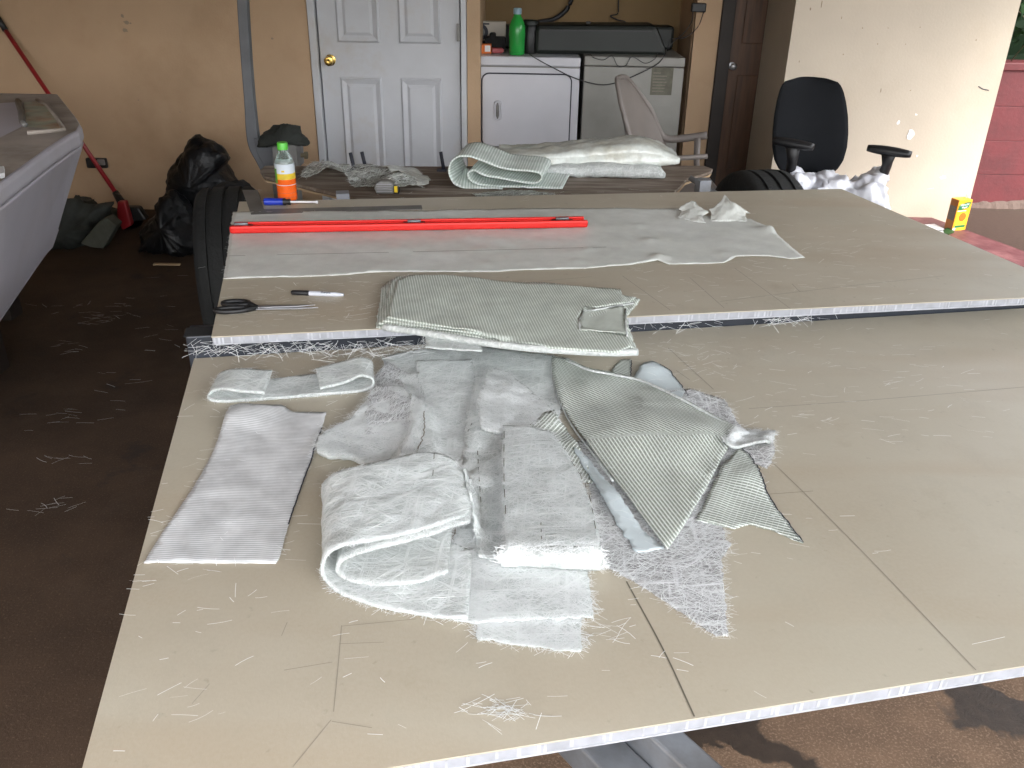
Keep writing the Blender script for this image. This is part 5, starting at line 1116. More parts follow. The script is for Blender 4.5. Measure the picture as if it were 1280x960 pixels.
bm = bmesh.new(); bm_tube(bm, [(x, FYW - 0.004, z) for x, z in P], 0.0045, 6, False); bmobj('door_seal', bm, M['ink'], dryer)
h0, h1_ = ony(618, 126, FYW), ony(626, 150, FYW)
P = rrect(h0[0], h1_[0], h1_[2], h0[2], 0.018); P.append(P[0])
bm = bmesh.new(); bm_tube(bm, [(x, FYW - 0.014, z) for x, z in P], 0.005, 6, False); bmobj('handle_rim', bm, M['enamel'], dd_, True)
lathe('grip', ((h0[0] + h1_[0]) / 2, FYW - 0.013, h1_[2] + 0.01), (0, 0, 1), [(0.004, 0), (0.010, 0.02), (0.010, h0[2] - h1_[2] - 0.04), (0.004, h0[2] - h1_[2] - 0.02)], M['dullsteel'], dd_, 10)
box('seam_line', dx0 + 0.004, dx1 - 0.004, FYW - 0.0015, FYW - 0.0003, zt - 0.066, zt - 0.0585, M['dullsteel'], dryer)
n0_, n1_ = ony(815, 84, FYW), ony(839, 119, FYW)
box('paper_notice', n0_[0], n1_[0], FYW - 0.002, FYW - 0.0004, n1_[2], n0_[2], M['notice'], wash)
rng2 = random.Random(5)
for k in range(7):
    zz = n1_[2] + (n0_[2] - n1_[2]) * (0.12 + 0.11 * k); box('print_line', n0_[0] + 0.012, n0_[0] + rng2.uniform(0.06, 0.105), FYW - 0.0030, FYW - 0.0022, zz, zz + 0.006, M['juice_grey'], wash)
n0_, n1_ = ony(815, 132, FYW), ony(838, 170, FYW)
P = rrect(n0_[0], n1_[0], n1_[2], n0_[2], 0.03); wall_poly('recessed_panel', P, FYW - 0.003, FYW - 0.0004, M['grey_enamel'], wash, b=0.001)
# long dark case across both machines
cz0, cz1 = zt + 0.003, ony(740, 28, FYW + 0.30)[2]
cx0, cx1 = ony(668, 50, FYW + 0.28)[0], ony(828, 60, FYW + 0.28)[0]
cs = thing('storage_case', ((cx0 + cx1) / 2, FYW + 0.25, zt), 'long dark green black case lying across the washing machines', 'case')
wall_poly('body', [(cx0, cz0), (cx1 + 0.015, cz0), (cx1, cz0 + 0.05), (cx1 - 0.07, cz1), (cx0 + 0.03, cz1 - 0.01), (cx0, cz1 - 0.03)], FYW + 0.14, FYW + 0.42, M['darkgreen'], cs, b=0.025)
box('lid_rim', cx0 + 0.03, cx1 - 0.10, FYW + 0.132, FYW + 0.1385, cz1 - 0.045, cz1 - 0.035, M['black'], cs)
box('latch', cx0 + 0.33, cx0 + 0.36, FYW + 0.15, FYW + 0.18, cz1 + 0.0005, cz1 + 0.016, M['black'], cs, b=0.004)
bk0 = ony(662, 50, FYW + 0.2)
jar = thing('black_canister', (bk0[0], FYW + 0.2, zt), 'black canister standing between the green bottle and the long dark case', 'canister')
lathe('body', (bk0[0], FYW + 0.2, zt + 0.002), (0, 0, 1), [(0.05, 0), (0.055, 0.01), (0.055, 0.16), (0.045, 0.175)], M['black'], jar)
lathe('lid', (bk0[0], FYW + 0.2, zt + 0.177), (0, 0, 1), [(0.057, 0), (0.057, 0.022), (0.05, 0.028)], M['darkgreen'], jar)
# detergent bottle
b0 = ony(646, 66, FYW + 0.10); zb = zt + 0.002; hb2 = ony(646, 10, FYW + 0.10)[2] - zb
db = thing('detergent_bottle', (b0[0], FYW + 0.10, zb), 'green detergent bottle with a pale blue cap on the dryer', 'bottle')
lathe('bottle', (b0[0], FYW + 0.10, zb), (0, 0, 1), [(0.048, 0), (0.053, 0.01), (0.054, hb2 * 0.3), (0.057, hb2 * 0.45), (0.054, hb2 * 0.62), (0.040, hb2 * 0.75), (0.026, hb2 * 0.83), (0.024, hb2 * 0.87)], M['green_plastic'], db, 24, flat=0.95)
lathe('cap', (b0[0], FYW + 0.10, zb + hb2 * 0.872), (0, 0, 1), [(0.026, 0), (0.026, hb2 * 0.11), (0.022, hb2 * 0.13)], M['blue_cap'], db, 20)
# cartons on the dryer
c0, c1 = ony(594, 27, FYW + 0.35), ony(632, 60, FYW + 0.35)
wc = thing('white_carton', ((c0[0] + c1[0]) / 2, FYW + 0.35, zt), 'off white carton with a round dark picture at the back of the dryer', 'carton')
box('carton', c0[0], c1[0], FYW + 0.35, FYW + 0.43, zt + 0.002, c0[2], M['carton_white'], wc, b=0.002)
pc = ony(601, 40, FYW + 0.35); lathe('round_picture', (pc[0], FYW + 0.3498, pc[2]), (0, -1, 0), [(0.05, 0), (0.05, 0.001)], M['ink'], wc, 24)
lathe('round_picture', (pc[0], FYW + 0.3487, pc[2]), (0, -1, 0), [(0.028, 0), (0.028, 0.001)], M['dullsteel'], wc, 20)
lt = ony(607, 30, FYW + 0.35); box('print_line', lt[0] - 0.025, lt[0] + 0.025, FYW + 0.3484, FYW + 0.3498, lt[2] - 0.004, lt[2] + 0.006, M['ink'], wc)
c0, c1 = ony(592, 58, FYW + 0.12), ony(614, 68, FYW + 0.12)
oc = thing('orange_carton', ((c0[0] + c1[0]) / 2, FYW + 0.12, zt), 'small orange carton at the front of the dryer top', 'carton')
box('carton', c0[0], c1[0], FYW + 0.12, FYW + 0.2, zt + 0.002, zt + 0.058, M['orange_box'], oc, b=0.0015)
box('white_patch', c1[0] - 0.042, c1[0] - 0.006, FYW + 0.1185, FYW + 0.1198, zt + 0.014, zt + 0.052, M['white'], oc)
c0 = ony(621, 66, FYW + 0.14); pk = lathe('pink_tube', (c0[0] - 0.03, FYW + 0.14, zt + 0.020), (1, 0.1, 0), [(0.018, 0), (0.018, 0.06), (0.008, 0.075)], M['pink'], None, 16); tag(pk, 'dull pink tube lying beside the orange carton', 'tube')
bm = bmesh.new()
for (x0, x1, y0, y1) in ((606, 632, 46, 64), (612, 620, 41, 47), (600, 612, 52, 64)):
    a, b_ = ony(x0, y1, FYW + 0.26), ony(x1, y0, FYW + 0.26); bm_box(bm, a[0], b_[0], FYW + 0.22 + 0.001 * x0 / 100, FYW + 0.31, zt + 0.002, b_[2])
dk = bmobj('camera_bag', bm, M['blackcloth']); bev(dk, 0.012, 3); tag(dk, 'black pouch on the dryer in front of the white carton', 'pouch')
# cords
def cord(pts, label, r=0.0035, n=60):
    o = tube('power_cord', [tuple(p) for p in smooth_path([ony(x, y, Y) for x, y, Y in pts], n)], r, M['cord'], None, 6); tag(o, label, 'cord', kind=None); return o
cord([(661, 66, FYW + 0.1), (665, 70, FYW - 0.012), (690, 84, FYW - 0.022), (722, 99, FYW - 0.025), (755, 106, FYW - 0.025), (785, 98, FYW - 0.025), (815, 84, FYW - 0.022), (826, 76, FYW - 0.02), (832, 66, FYW + 0.05)], 'long black cord drooping across the fronts of both machines')
cord([(738, 68, FYW + 0.05), (742, 72, FYW - 0.015), (754, 75, FYW - 0.015), (765, 70, FYW - 0.012), (772, 82, FYW - 0.015), (782, 82, FYW - 0.015), (790, 71, FYW - 0.012), (806, 79, FYW - 0.015), (818, 74, FYW - 0.014), (822, 67, FYW + 0.05)], 'thin black cord looping over the edge of the washing machine', 0.0025)
ad = thing('wall_adapter', ony(874, 9, DY), 'black plug adapter on the wall above the washing machine', 'adapter')
a, b_ = ony(864, 15, DY - 0.03), ony(883, 4, DY - 0.03); box('adapter', a[0], b_[0], DY - 0.045, DY - 0.001, a[2], b_[2], M['black'], ad, b=0.006)
tube('lead', [tuple(p) for p in smooth_path([ony(866, 14, DY - .03), ony(865, 26, DY - .03), ony(856, 40, DY - .03), ony(842, 52, DY - .02), ony(835, 62, DY - .02)], 20)], 0.003, M['cord'], ad, 6)
tube('lead', [tuple(p) for p in smooth_path([ony(880, 14, DY - .03), ony(872, 34, DY - .03), ony(856, 47, DY - .03), ony(838, 49, DY - .02), ony(834, 64, DY - .02)], 20)], 0.003, M['cord'], ad, 6)
hs_ = tube('drain_hose', [tuple(p) for p in smooth_path([ony(714, -30, AY - 0.05), ony(715, -5, AY - 0.05), ony(708, 12, AY - 0.05), ony(692, 24, AY - 0.06), ony(670, 29, AY - 0.06), ony(655, 45, AY - 0.06)], 30)], 0.016, M['cord'], None, 10); tag(hs_, 'dark hose curving down the alcove wall behind the dryer', 'hose')
cord([(773, -30, AY - .02), (773, 5, AY - .02), (772, 17, AY - .03), (763, 20, AY - .04), (772, 25, AY - .05), (782, 28, AY - .06), (782, 40, AY - .06)], 'black cord hanging on the wall above the washing machine', 0.005)

# ================================================================== CHAIRS
pcv = thing('plastic_chair', (0.75, 5.0, 0), 'greyed white plastic armchair turned away beside the washing machine', 'chair')
YC = 5.0
# chair faces right: shell back on the left, arm running right
def chp(x, y, Y): return ony(x, y, Y)
r_a = [chp(770, 97, YC - 0.16), chp(776, 125, YC - 0.21), chp(781, 160, YC - 0.24), chp(784, 205, YC - 0.25)]
r_b = [chp(779, 97, YC + 0.02), chp(790, 112, YC + 0.05), chp(800, 150, YC + 0.08), chp(806, 205, YC + 0.08)]
r_c = [chp(785, 99, YC + 0.20), chp(806, 128, YC + 0.24), chp(826, 160, YC + 0.27), chp(838, 205, YC + 0.27)]
loft('backrest', [r_a, r_b, r_c], M['chairgrey'], nu=20, nv=14, th=0.006, parent=pcv, amp=0)
rim = smooth_path([chp(771, 98, YC - 0.16), chp(776, 96, YC - .05), chp(784, 98, YC + 0.1), chp(796, 112, YC + 0.2), (chp(812, 135, YC + .24)), chp(822, 160, YC + 0.26), chp(828, 171, YC + 0.27), chp(840, 174, YC + 0.27), chp(862, 172, YC + 0.26), chp(884, 169, YC + 0.24)], 50)
tube('arm_rim', [tuple(p) for p in rim], [0.012 + 0.010 * min(1, max(0, (i - 22) / 12)) for i in range(50)], M['chairgrey'], pcv, 8)
a0 = chp(872, 172, YC + 0.24); tube('arm_post', [a0, (a0[0] + 0.01, a0[1], a0[2] - 0.15), (a0[0] + 0.03, a0[1], 0.42)], [0.02, 0.017, 0.02], M['chairgrey'], pcv, 8)
sx0 = r_b[3][0] - 0.05; seat = box('seat', sx0, sx0 + 0.46, YC - 0.24, YC + 0.24, 0.40, 0.43, M['chairgrey'], pcv, b=0.012)
rim2 = smooth_path([chp(771, 99, YC - 0.18), chp(779, 140, YC - 0.26), (r_a[3][0] + .05, YC - 0.29, 0.66), (r_a[3][0] + 0.2, YC - 0.30, 0.64), (r_a[3][0] + 0.42, YC - 0.28, 0.65)], 30)
tube('arm_rim', [tuple(p) for p in rim2], 0.014, M['chairgrey'], pcv, 8)
for lx, ly in ((sx0 + 0.03, -0.2), (sx0 + 0.03, 0.2), (sx0 + 0.43, -0.2), (sx0 + 0.43, 0.2)):
    tube('leg', [(lx, YC + ly, 0.40), (lx + (0.04 if lx > sx0 + 0.2 else -0.05), YC + ly * 1.15, 0.0)], [0.025, 0.017], M['chairgrey'], pcv, 8)

OY = 4.62
oc_ = thing('office_chair', (1.55, OY - 0.2, 0), 'black office swivel chair in front of the pale cream wall', 'chair')
C0 = ony(1014, 160, OY); zb0 = ony(1010, 218, OY)[2]; zt0 = ony(1016, 100, OY)[2]; hw = (ony(1062, 180, OY)[0] - ony(967, 180, OY)[0]) / 2
nu_, nv_2 = 40, 24; vs_, fs = [], []
bmk = bmesh.new(); ringz = []
sil = [(0.0, 0.60), (0.06, 0.78), (0.16, 0.92), (0.30, 0.99), (0.45, 1.0), (0.62, 0.97), (0.78, 0.90), (0.88, 0.83), (0.95, 0.74), (0.985, 0.62), (1.0, 0.40)]
def bx(t): return np.interp(t, [s[0] for s in sil], [s[1] for s in sil])
lean = -0.035
for side in (0, 1):
    g = []
    for i in range(31):
        t = i / 30; row = []
        for j in range(17):
            u = -1 + 2 * j / 16; wx = bx(t) * hw; x = C0[0] + u * wx + (t - 0.5) * lean; z = zb0 + t * (zt0 - zb0)
            bulge = (1 - abs(u) ** 4) * (1 - abs(2 * t - 1) ** 6) * 0.03 + 1e-6
            y = OY + 0.06 * u * u * -1 + 0.05 + 0.08 * t * t + (-bulge if side == 0 else bulge + 0.0)
            row.append(bmk.verts.new((x, y, z)))
        g.append(row)
    for i in range(30):
        for j in range(16): bmk.faces.new((g[i][j], g[i][j + 1], g[i + 1][j + 1], g[i + 1][j]))
bmesh.ops.remove_doubles(bmk, verts=bmk.verts, dist=0.0005)
bmobj('backrest', bmk, M['fabric_black'], oc_, True)
def arm(x0, y0, x1, y1, xb, yb, Ya):
    a, b_ = ony(x0, y0, Ya), ony(x1, y1, Ya); base = ony(xb, yb, Ya + 0.06); m_ = (a + b_) / 2
    n = 12; P = [a + (b_ - a) * i / (n - 1) + np.array([0, 0.10 * (0.5 - i / (n - 1)), 0]) for i in range(n)]
    R_ = [0.012 + 0.020 * math.sin(math.pi * min(1, max(0, (i + .8) / (n + .6)))) ** 0.5 for i in range(n)]
    bm = bmesh.new(); bm_tube(bm, P, R_, 12)
    for v in bm.verts: v.co.z = m_[2] + (v.co.z - m_[2]) * 0.75
    bmobj('arm_pad', bm, M['black'], oc_, True)
    tube('arm_post', [m_ + [0, 0, -0.012], m_ * 0.55 + base * 0.45 + [0.008, 0, 0], base, base + [0, 0, -0.14]], [0.036, 0.024, 0.026, 0.028], M['black'], oc_, 10)
arm(970, 177, 1013, 182, 985, 228, OY - 0.22)
arm(1089, 187, 1134, 191, 1101, 226, OY - 0.26)
zs = ony(1045, 238, OY - 0.3)[2] - 0.05
bm = bmesh.new(); bm_box(bm, C0[0] - 0.22, C0[0] + 0.30, OY - 0.46, OY + 0.03, zs - 0.06, zs); bev(bmobj('seat', bm, M['fabric_black'], oc_), 0.035, 4)
tube('back_stem', [(C0[0], OY + 0.06, zb0 + 0.06), (C0[0], OY + 0.08, zs - 0.02), (C0[0], OY - 0.1, zs - 0.075)], 0.022, M['black'], oc_, 8)
cxo, cyo = C0[0] + 0.04, OY - 0.21
tube('gas_column', [(cxo, cyo, zs - 0.06), (cxo, cyo, 0.09)], 0.026, M['black'], oc_, 12)
for k in range(5):
    a = 2 * math.pi * k / 5 + 0.3; e = (cxo + 0.28 * math.cos(a), cyo + 0.28 * math.sin(a), 0.065)
    tube('base_arm', [(cxo, cyo, 0.11), e], [0.024, 0.015], M['black'], oc_, 8)
    lathe('caster', (e[0] - 0.018 * math.sin(a), e[1] + 0.018 * math.cos(a), 0.026), (math.sin(a), -math.cos(a), 0), [(0.02, 0), (0.026, 0.006), (0.026, 0.03), (0.02, 0.036)], M['black'], oc_, 14)
# crumpled white sheet on the seat, one corner hanging down
g = []
top = [(988, 216), (1000, 213), (1018, 222), (1036, 214), (1052, 222), (1070, 226), (1084, 219), (1098, 216), (1108, 226)]
bot = [(990, 240), (1002, 244), (1020, 248), (1038, 250), (1056, 254), (1072, 258), (1088, 268), (1102, 268), (1114, 262)]
rowA = [ony(x, y + 3, OY - 0.02) for x, y in top]; rowB = [ony(x, y, OY - 0.18) for x, y in top]; rowC = [ony(x, y + 12, OY - 0.40) for x, y in top]; rowD = [ony(x, y, OY - 0.47) for x, y in bot]
loft('plastic_sheet', [rowA, rowB, rowC, rowD], M['sheet'], nu=70, nv=40, th=0.002, seed=90, amp=0.045, sc=11, label='crumpled white plastic sheet heaped on the office chair seat', cat='sheet')

# ================================================================== LEFT SIDE: boat, broom, bags, post
bt = thing('boat', (-2.0, 3.4, 0), 'old white dinghy hull with a dirty deck at the left wall', 'boat')
zg = 1.0
def hullpt(x, y, z): return onz(x, y, z)
gun = [onz(x, y, zg) for x, y in ((-160, 328), (0, 231), (60, 187), (86, 170), (98, 164), (102, 156), (96, 146), (73, 117), (0, 116), (-160, 121))]
low = [onz(x, y, z) for x, y, z in ((-160, 545, .40), (0, 402, .44), (45, 336, .47), (66, 306, .49), (70, 296, .51), (72, 288, .53), (70, 275, .58), (60, 262, .62), (0, 262, .62), (-160, 265, .62))]
cg = sum(gun) / len(gun)
def ringobj(name, A, B, m, b, capA=True, capB=True):
    bm = bmesh.new(); a = [bm.verts.new(tuple(p)) for p in A]; c_ = [bm.verts.new(tuple(p)) for p in B]; n = len(A)
    for k in range(n): bm.faces.new((a[k], a[(k + 1) % n], c_[(k + 1) % n], c_[k]))
    if capA: bm.faces.new(a)
    if capB: bm.faces.new(c_)
    return bev(bmobj(name, bm, m, bt), b, 3)
sh_ = lambda p, dz, k: np.array([p[0] + (cg[0] - p[0]) * k, p[1] + (cg[1] - p[1]) * k, p[2] + dz])
ringobj('gunwale', gun, [sh_(p, -0.06, 0.0) for p in gun], M['gel'], 0.016)
ringobj('hull', [sh_(p, -0.062, 0.010) for p in gun], low, M['gel'], 0.012)
ringobj('hull_bottom', [p + np.array([0, 0, -0.002]) for p in low], [np.array([p[0] - 0.55, p[1] + 0.1, 0.25]) for p in low], M['gel'], 0.01)
inn = [sh_(p, 0.003, 0.04) for p in gun]
bm = bmesh.new(); bm.faces.new([bm.verts.new(tuple(p)) for p in inn]); bmobj('deck', bm, M['gel_deck'], bt)
# raised coaming round the cut-out and the raw laminate inside it
w0 = [onz(x, y, zg + 0.004) for x, y in ((0, 163), (30, 158), (62, 162), (82, 164), (62, 140), (48, 124), (28, 124), (0, 127))]
wt_ = [p + np.array([0, 0, 0.0]) for p in w0]
bm = bmesh.new(); pl2 = [onz(x, y, zg + 0.0095) for x, y in ((30, 128), (48, 126), (60, 132), (74, 152), (80, 163), (66, 162), (34, 158))]
bm.faces.new([bm.verts.new(tuple(p)) for p in pl2]); bmobj('raw_patch', bm, M['gel_raw'], bt)
pl3 = [onz(x, y, zg + 0.0060) for x, y in ((0, 129), (28, 127), (30, 157), (0, 172), (-80, 190), (-80, 135))]
bm = bmesh.new(); bm.faces.new([bm.verts.new(tuple(p)) for p in pl3]); bmobj('side_panel', bm, M['gel'], bt)
tube('broken_edge', [onz(x, y, zg + 0.012) for x, y in ((22, 126), (26, 138), (28, 152), (31, 156))], 0.012, M['dullsteel'], bt, 6)
tube('broken_edge', [onz(x, y, zg + 0.012) for x, y in ((46, 125), (58, 131), (70, 146), (80, 162), (60, 164), (34, 166))], 0.008, M['gel_deck'], bt, 6)
wp = [onz(x, y, zg + 0.01) for x, y in ((0, 212), (6, 211), (6, 220), (0, 222))]; prism('white_fitting', [p[:2] for p in wp], zg + 0.0045, zg + 0.02, M['white'], bt, b=0.003)
for x, y in ((-2.2, 3.3), (-2.45, 3.9)): box('stand', x - 0.05, x + 0.05, y - 0.05, y + 0.05, 0, 0.42, M['wood_dark'], bt)
br = thing('red_broom', (-2.5, 5.5, 0), 'red handled broom leaning on the cream wall behind the boat', 'broom')
p0 = ony(-6, 18, WY - 0.03); p1 = ony(7, 38, WY - 0.05); p2 = ony(144, 240, 5.42); p3 = ony(157, 262, 5.38)
tube('grip', [p0, p1], 0.018, M['black'], br, 10); tube('handle', [p1, p2], 0.0135, M['red_plastic'], br, 10); tube('socket', [p2, p3], [0.02, 0.03], M['black'], br, 10)
e0, e1 = ony(152, 277, 5.35), ony(166, 308, 5.30)
wall_poly('yoke', [(p3[0] - 0.03, p3[2] + 0.02), (p3[0] + 0.09, p3[2] + 0.02), (p3[0] + 0.13, p3[2] - 0.06), (p3[0] - 0.01, p3[2] - 0.08)], 5.36, 5.42, M['black'], br, b=0.01)
a_ = [ony(*p, 5.34) for p in ((154, 274), (164, 274), (172, 303), (160, 309), (153, 290))]
zmin = min(p[2] for p in a_)
wall_poly('head', [(p[0], p[2] - min(0, zmin) + 0.004) for p in a_], 5.30, 5.35, M['red_plastic'], br, b=0.01)
hk = thing('wall_bracket', ony(122, 203, WY), 'small black and white bracket on the wall behind the broom handle', 'bracket')
a, b_ = ony(111, 209, WY), ony(134, 197, WY); box('plate', a[0], b_[0], WY - 0.03, WY - 0.001, a[2], b_[2], M['black'], hk, b=0.008)
a, b_ = ony(123, 206, WY - .03), ony(131, 199, WY - .03); box('roller', a[0], b_[0], WY - 0.045, WY - 0.031, a[2], b_[2], M['steel'], hk, b=0.005)
def blob(name, pts, Y, m, label, cat, seed, dep=0.25, amp=0.05, sc=4, z_to_floor=True):
    """crumpled bag: closed skin around a silhouette measured at depth Y"""
    W = [ony(x, y, Y) for x, y in pts]; c = sum(W) / len(W)
    ring = smooth_path(W + [W[0]], 101)[:-1]; bm = bmesh.new(); rings = []
    K = 19
    for k in range(K):
        t = -1 + 2 * k / (K - 1); s = max(0.02, (1 - abs(t) ** 2.6)) ** 0.5; r_ = []
        for p in ring:
            q_ = c + (p - c) * s; v = Vector((q_[0], Y + t * dep, q_[2])); n_ = noise.fractal(v * sc + Vector((seed, 0, 0)), 0.8, 2, 6)
            ridge = abs(noise.noise(v * sc * 1.8 + Vector((0, seed, 0)))) + 0.5 * abs(noise.noise(v * sc * 4.5 + Vector((0, seed, 3))))
            d = Vector((p[0] - c[0], t * dep * 1.5, p[2] - c[2])); d.normalize(); v = v + d * amp * (n_ * 0.8 - ridge * 0.9 + 0.2)
            if z_to_floor: v.z = max(v.z, 0.003)
            r_.append(bm.verts.new(v))
        rings.append(r_)
    n = len(ring)
    for k in range(K - 1):
        for i in range(n): bm.faces.new((rings[k][i], rings[k][(i + 1) % n], rings[k + 1][(i + 1) % n], rings[k + 1][i]))
    bm.faces.new(rings[0]); bm.faces.new(rings[-1])
    o = bmobj(name, bm, m, None, True)
    return tag(o, label, cat)
blob('black_bag', [(198, 312), (203, 262), (205, 228), (216, 215), (224, 190), (232, 170), (254, 165), (272, 178), (284, 198), (276, 212), (290, 226), (302, 250), (304, 312)], 5.3, M['bag'], 'tall black bin bag heaped against the cream wall', 'bag', 1, 0.2, 0.07, 3.5)
blob('black_bag', [(180, 310), (186, 284), (196, 268), (202, 243), (214, 240), (230, 256), (252, 290), (256, 318)], 5.0, M['bag'], 'lower black bin bag at the foot of the tall one', 'bag', 4, 0.2, 0.06, 4)
blob('black_bag', [(262, 300), (268, 240), (285, 228), (305, 232), (316, 248), (318, 300)], 4.6, M['blackcloth'], 'black cloth bundle behind the left trailer tyre', 'bundle', 7, 0.2, 0.05, 4)
blob('grey_tarpaulin', [(70, 300), (74, 262), (82, 246), (98, 250), (110, 262), (124, 262), (132, 285), (126, 312), (90, 318)], 5.15, M['tarp'], 'crumpled grey green tarpaulin behind the bow of the boat', 'tarpaulin', 11, 0.25, 0.10, 5)
blob('grey_tarpaulin', [(118, 300), (124, 268), (140, 264), (156, 272), (176, 290), (182, 312), (140, 316)], 5.45, M['tarp'], 'flat dark tarpaulin bundle behind the leaning concrete slab', 'tarpaulin', 13, 0.15, 0.06, 5)
sl = [ony(*p, 4.93) for p in ((100, 304), (112, 309), (129, 311), (146, 282), (133, 272), (124, 276))]
zs_ = min(p[2] for p in sl); slo = wall_poly('concrete_slab', [(p[0], p[2] - zs_ + 0.004) for p in sl], 4.93, 5.02, M['slab'], None, b=0.008); tag(slo, 'mossy concrete slab leaning on the clutter by the wall', 'slab')

# steel post with its bracket, and the dark cap on it
pst = thing('steel_post', (-1.25, 4.7, 0), 'tall bent grey steel post beside the white door', 'post')
PYY = 4.75
path = [(302, -40), (305, 20), (309, 80), (313, 130), (316, 165), (320, 183), (328, 197), (336, 212)]
pw = smooth_path([ony(x, y, PYY) for x, y in path], 40)
bm = bmesh.new(); prev = None
for i, p in enumerate(pw):
    d = pw[min(i + 1, 39)] - pw[max(i - 1, 0)]; d /= np.linalg.norm(d); s = np.array([d[2], 0, -d[0]]); hw_ = 0.026 + 0.012 * max(0, (i - 24) / 15)
    r_ = [bm.verts.new(tuple(p + s * a * hw_ + np.array([0, b_ * 0.025, 0]))) for a, b_ in ((-1, -1), (1, -1), (1, 1), (-1, 1))]
    if prev:
        for k in range(4): bm.faces.new((prev[k], prev[(k + 1) % 4], r_[(k + 1) % 4], r_[k]))
    else: bm.faces.new(r_)
    prev = r_
bm.faces.new(prev); bev(bmobj('post', bm, M['postgrey'], pst), 0.006)
wall_poly('gusset', [(p[0], p[2]) for p in (ony(x, y, PYY - 0.02) for x, y in ((318, 172), (345, 178), (346, 204), (330, 205), (322, 190)))], PYY - 0.035, PYY - 0.026, M['postgrey'], pst, b=0.003)
wall_poly('bracket_box', [(p[0], p[2]) for p in (ony(x, y, PYY - 0.03) for x, y in ((344, 180), (374, 177), (376, 208), (345, 208)))], PYY - 0.10, PYY + 0.06, M['dullsteel'], pst, b=0.006)
a = ony(376, 194, PYY - 0.04); lathe('bolt', a, (1, 0, 0), [(0.012, 0), (0.012, 0.02), (0.02, 0.0201), (0.02, 0.036)], M['stem'], pst, 6, False)
a = ony(345, 208, PYY); box('base_column', a[0] - 0.02, a[0] + 0.12, PYY - 0.04, PYY + 0.04, 0, a[2] - 0.002, M['dullsteel'], pst, b=0.006)
ct = ony(352, 178, PYY - 0.03)[2]
capo = blob('dark_cap', [(322, 183), (330, 168), (340, 158), (354, 154), (368, 158), (380, 170), (384, 180), (378, 181), (366, 175), (350, 178), (334, 182)], PYY - 0.04, M['capcloth'], 'dark crumpled cap lying on the steel post bracket', 'cap', 21, 0.10, 0.025, 9, False)

# ================================================================== JUICE CARTON ON THE LEDGE
jb = onz(1196, 288, lz); jY = jb[1]
jt = thing('juice_carton', (jb[0], jb[1], lz), 'orange juice carton with a straw standing on the red ledge', 'carton')
hJ = ony(1199, 250, jY)[2] - lz; wJ = hJ * 0.52; dJ = hJ * 0.36
MJ = Matrix.Translation((jb[0] + 0.01, jb[1], lz + 0.001)) @ Matrix.Rotation(math.radians(16), 4, 'Z') @ Matrix.Rotation(math.radians(0.5), 4, 'Y')
box('carton', -wJ / 2, wJ / 2, 0, dJ, 0, hJ, M['juice_orange'], jt, b=0.002, M=MJ)
box('printed_side', -wJ / 2 - 0.0012, -wJ / 2 - 0.0002, 0.002, dJ - 0.002, 0.002, hJ - 0.002, M['juice_side'], jt, M=MJ)
box('grey_panel', -wJ / 2 - 0.0022, -wJ / 2 - 0.0013, 0.006, dJ - 0.006, hJ * 0.32, hJ * 0.78, M['juice_grey'], jt, M=MJ)
def jpoly(name, pts, off, m):
    bm = bmesh.new(); a = [bm.verts.new(MJ @ Vector((x * wJ, -off, z * hJ))) for x, z in pts]; b_ = [bm.verts.new(MJ @ Vector((x * wJ, -off + 0.0006, z * hJ))) for x, z in pts]
    bm.faces.new(a); bm.faces.new(b_); n = len(pts)
    for i in range(n): bm.faces.new((a[i], a[(i + 1) % n], b_[(i + 1) % n], b_[i]))
    return bmobj(name, bm, m, jt)
jpoly('yellow_print', [(-0.25, 0.0), (0.22, 0.0), (0.40, 0.40), (0.40, 0.62), (-0.35, 0.62), (-0.42, 0.3)], 0.0010, M['juice_yellow'])
jpoly('green_print', [(-0.46, 0.67), (-0.40, 0.83), (0.05, 0.92), (0.44, 0.93), (0.30, 0.74), (-0.10, 0.68)], 0.0016, M['juice_green'])
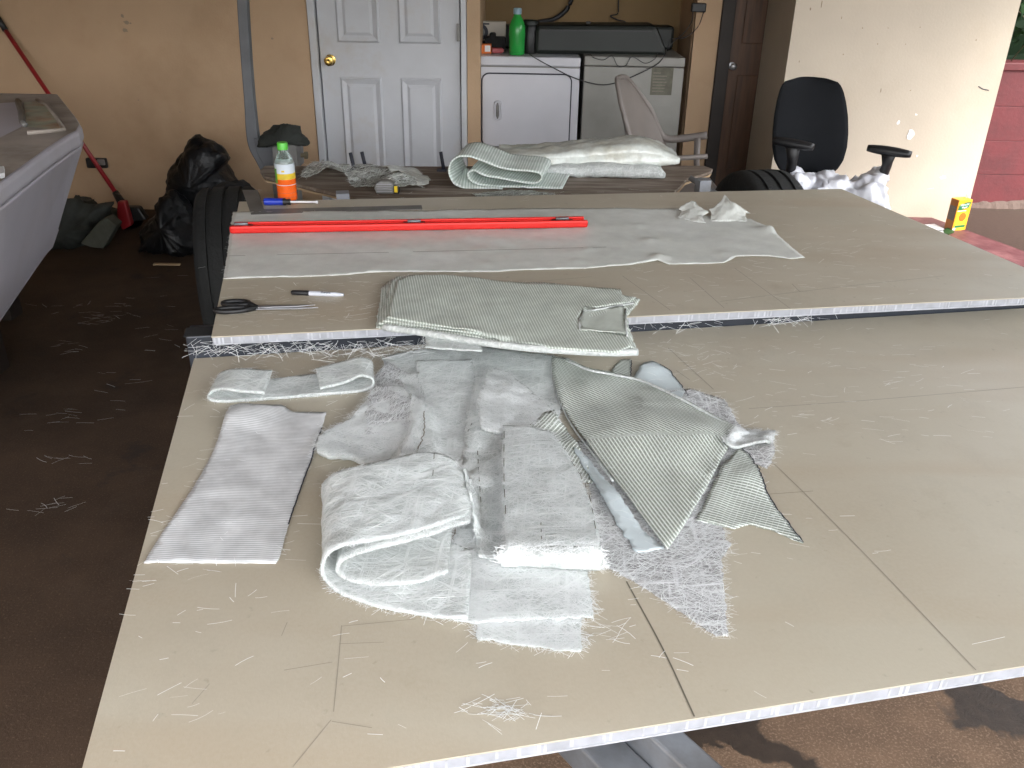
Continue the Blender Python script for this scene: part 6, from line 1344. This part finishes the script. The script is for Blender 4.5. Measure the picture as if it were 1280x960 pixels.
jpoly('green_print', [(-0.40, 0.08), (0.36, 0.10), (0.40, 0.18), (-0.36, 0.17)], 0.0016, M['juice_green'])
jpoly('white_print', [(-0.46, 0.63), (0.20, 0.635), (0.20, 0.655), (-0.46, 0.655)], 0.0014, M['white'])
jpoly('white_print', [(-0.48, 0.01), (-0.30, 0.01), (-0.30, 0.09), (-0.48, 0.09)], 0.0018, M['white'])
jpoly('fruit_print', [(0.02 + 0.27 * math.cos(2 * math.pi * k / 20), 0.44 + 0.145 * math.sin(2 * math.pi * k / 20)) for k in range(20)], 0.0018, M['juice_fruit'])
RT_ = Matrix(((1, 0, 0, 0), (0, 0, -1, 0), (0, 1, 0, 0), (0, 0, 0, 1)))
for s_, x_, z_, sz in (('Minute', -0.02, 0.845, 0.19), ('Maid', 0.0, 0.755, 0.17)):
    Mx = MJ @ Matrix.Translation((x_ * wJ, -0.0020, z_ * hJ)) @ RT_ @ Matrix.Rotation(math.radians(10), 4, 'Z')
    text('lettering', s_, sz * hJ * 0.62, Mx, M['white'], jt, 0.0002)
j0 = MJ @ Vector((wJ * 0.28, dJ * 0.5, hJ)); tube('straw', [j0, j0 + Vector((0.006, 0, hJ * 0.33))], 0.0028, M['white'], jt, 8)
for px_, lab in (([(1155, 281), (1168, 280), (1180, 286), (1178, 289), (1166, 289)], 'white scrap of printed paper beside the juice carton'), ([(1168, 289), (1178, 287), (1181, 291), (1174, 294)], 'small round white paper scrap at the edge of the ledge')):
    P = [onz(x, y, lz + 0.002) for x, y in px_]; o = prism('paper_scrap', [p[:2] for p in P], lz + 0.001, lz + 0.0035, M['paper'], None); tag(o, lab, 'paper')
P = [onz(x, y, lz + 0.004) for x, y in ((1179, 288), (1184, 286), (1191, 287), (1193, 290), (1186, 293), (1180, 292))]
o = prism('green_leaf', [p[:2] for p in P], [lz + 0.001] * 6, [lz + 0.006, lz + 0.012, lz + 0.007, lz + 0.004, lz + 0.008, lz + 0.004], M['leaf'], None, b=0.001); tag(o, 'bright green leaf at the foot of the juice carton', 'leaf')
P = [onz(x, y, 0) for x, y in ((1156, 283), (1166, 291))]
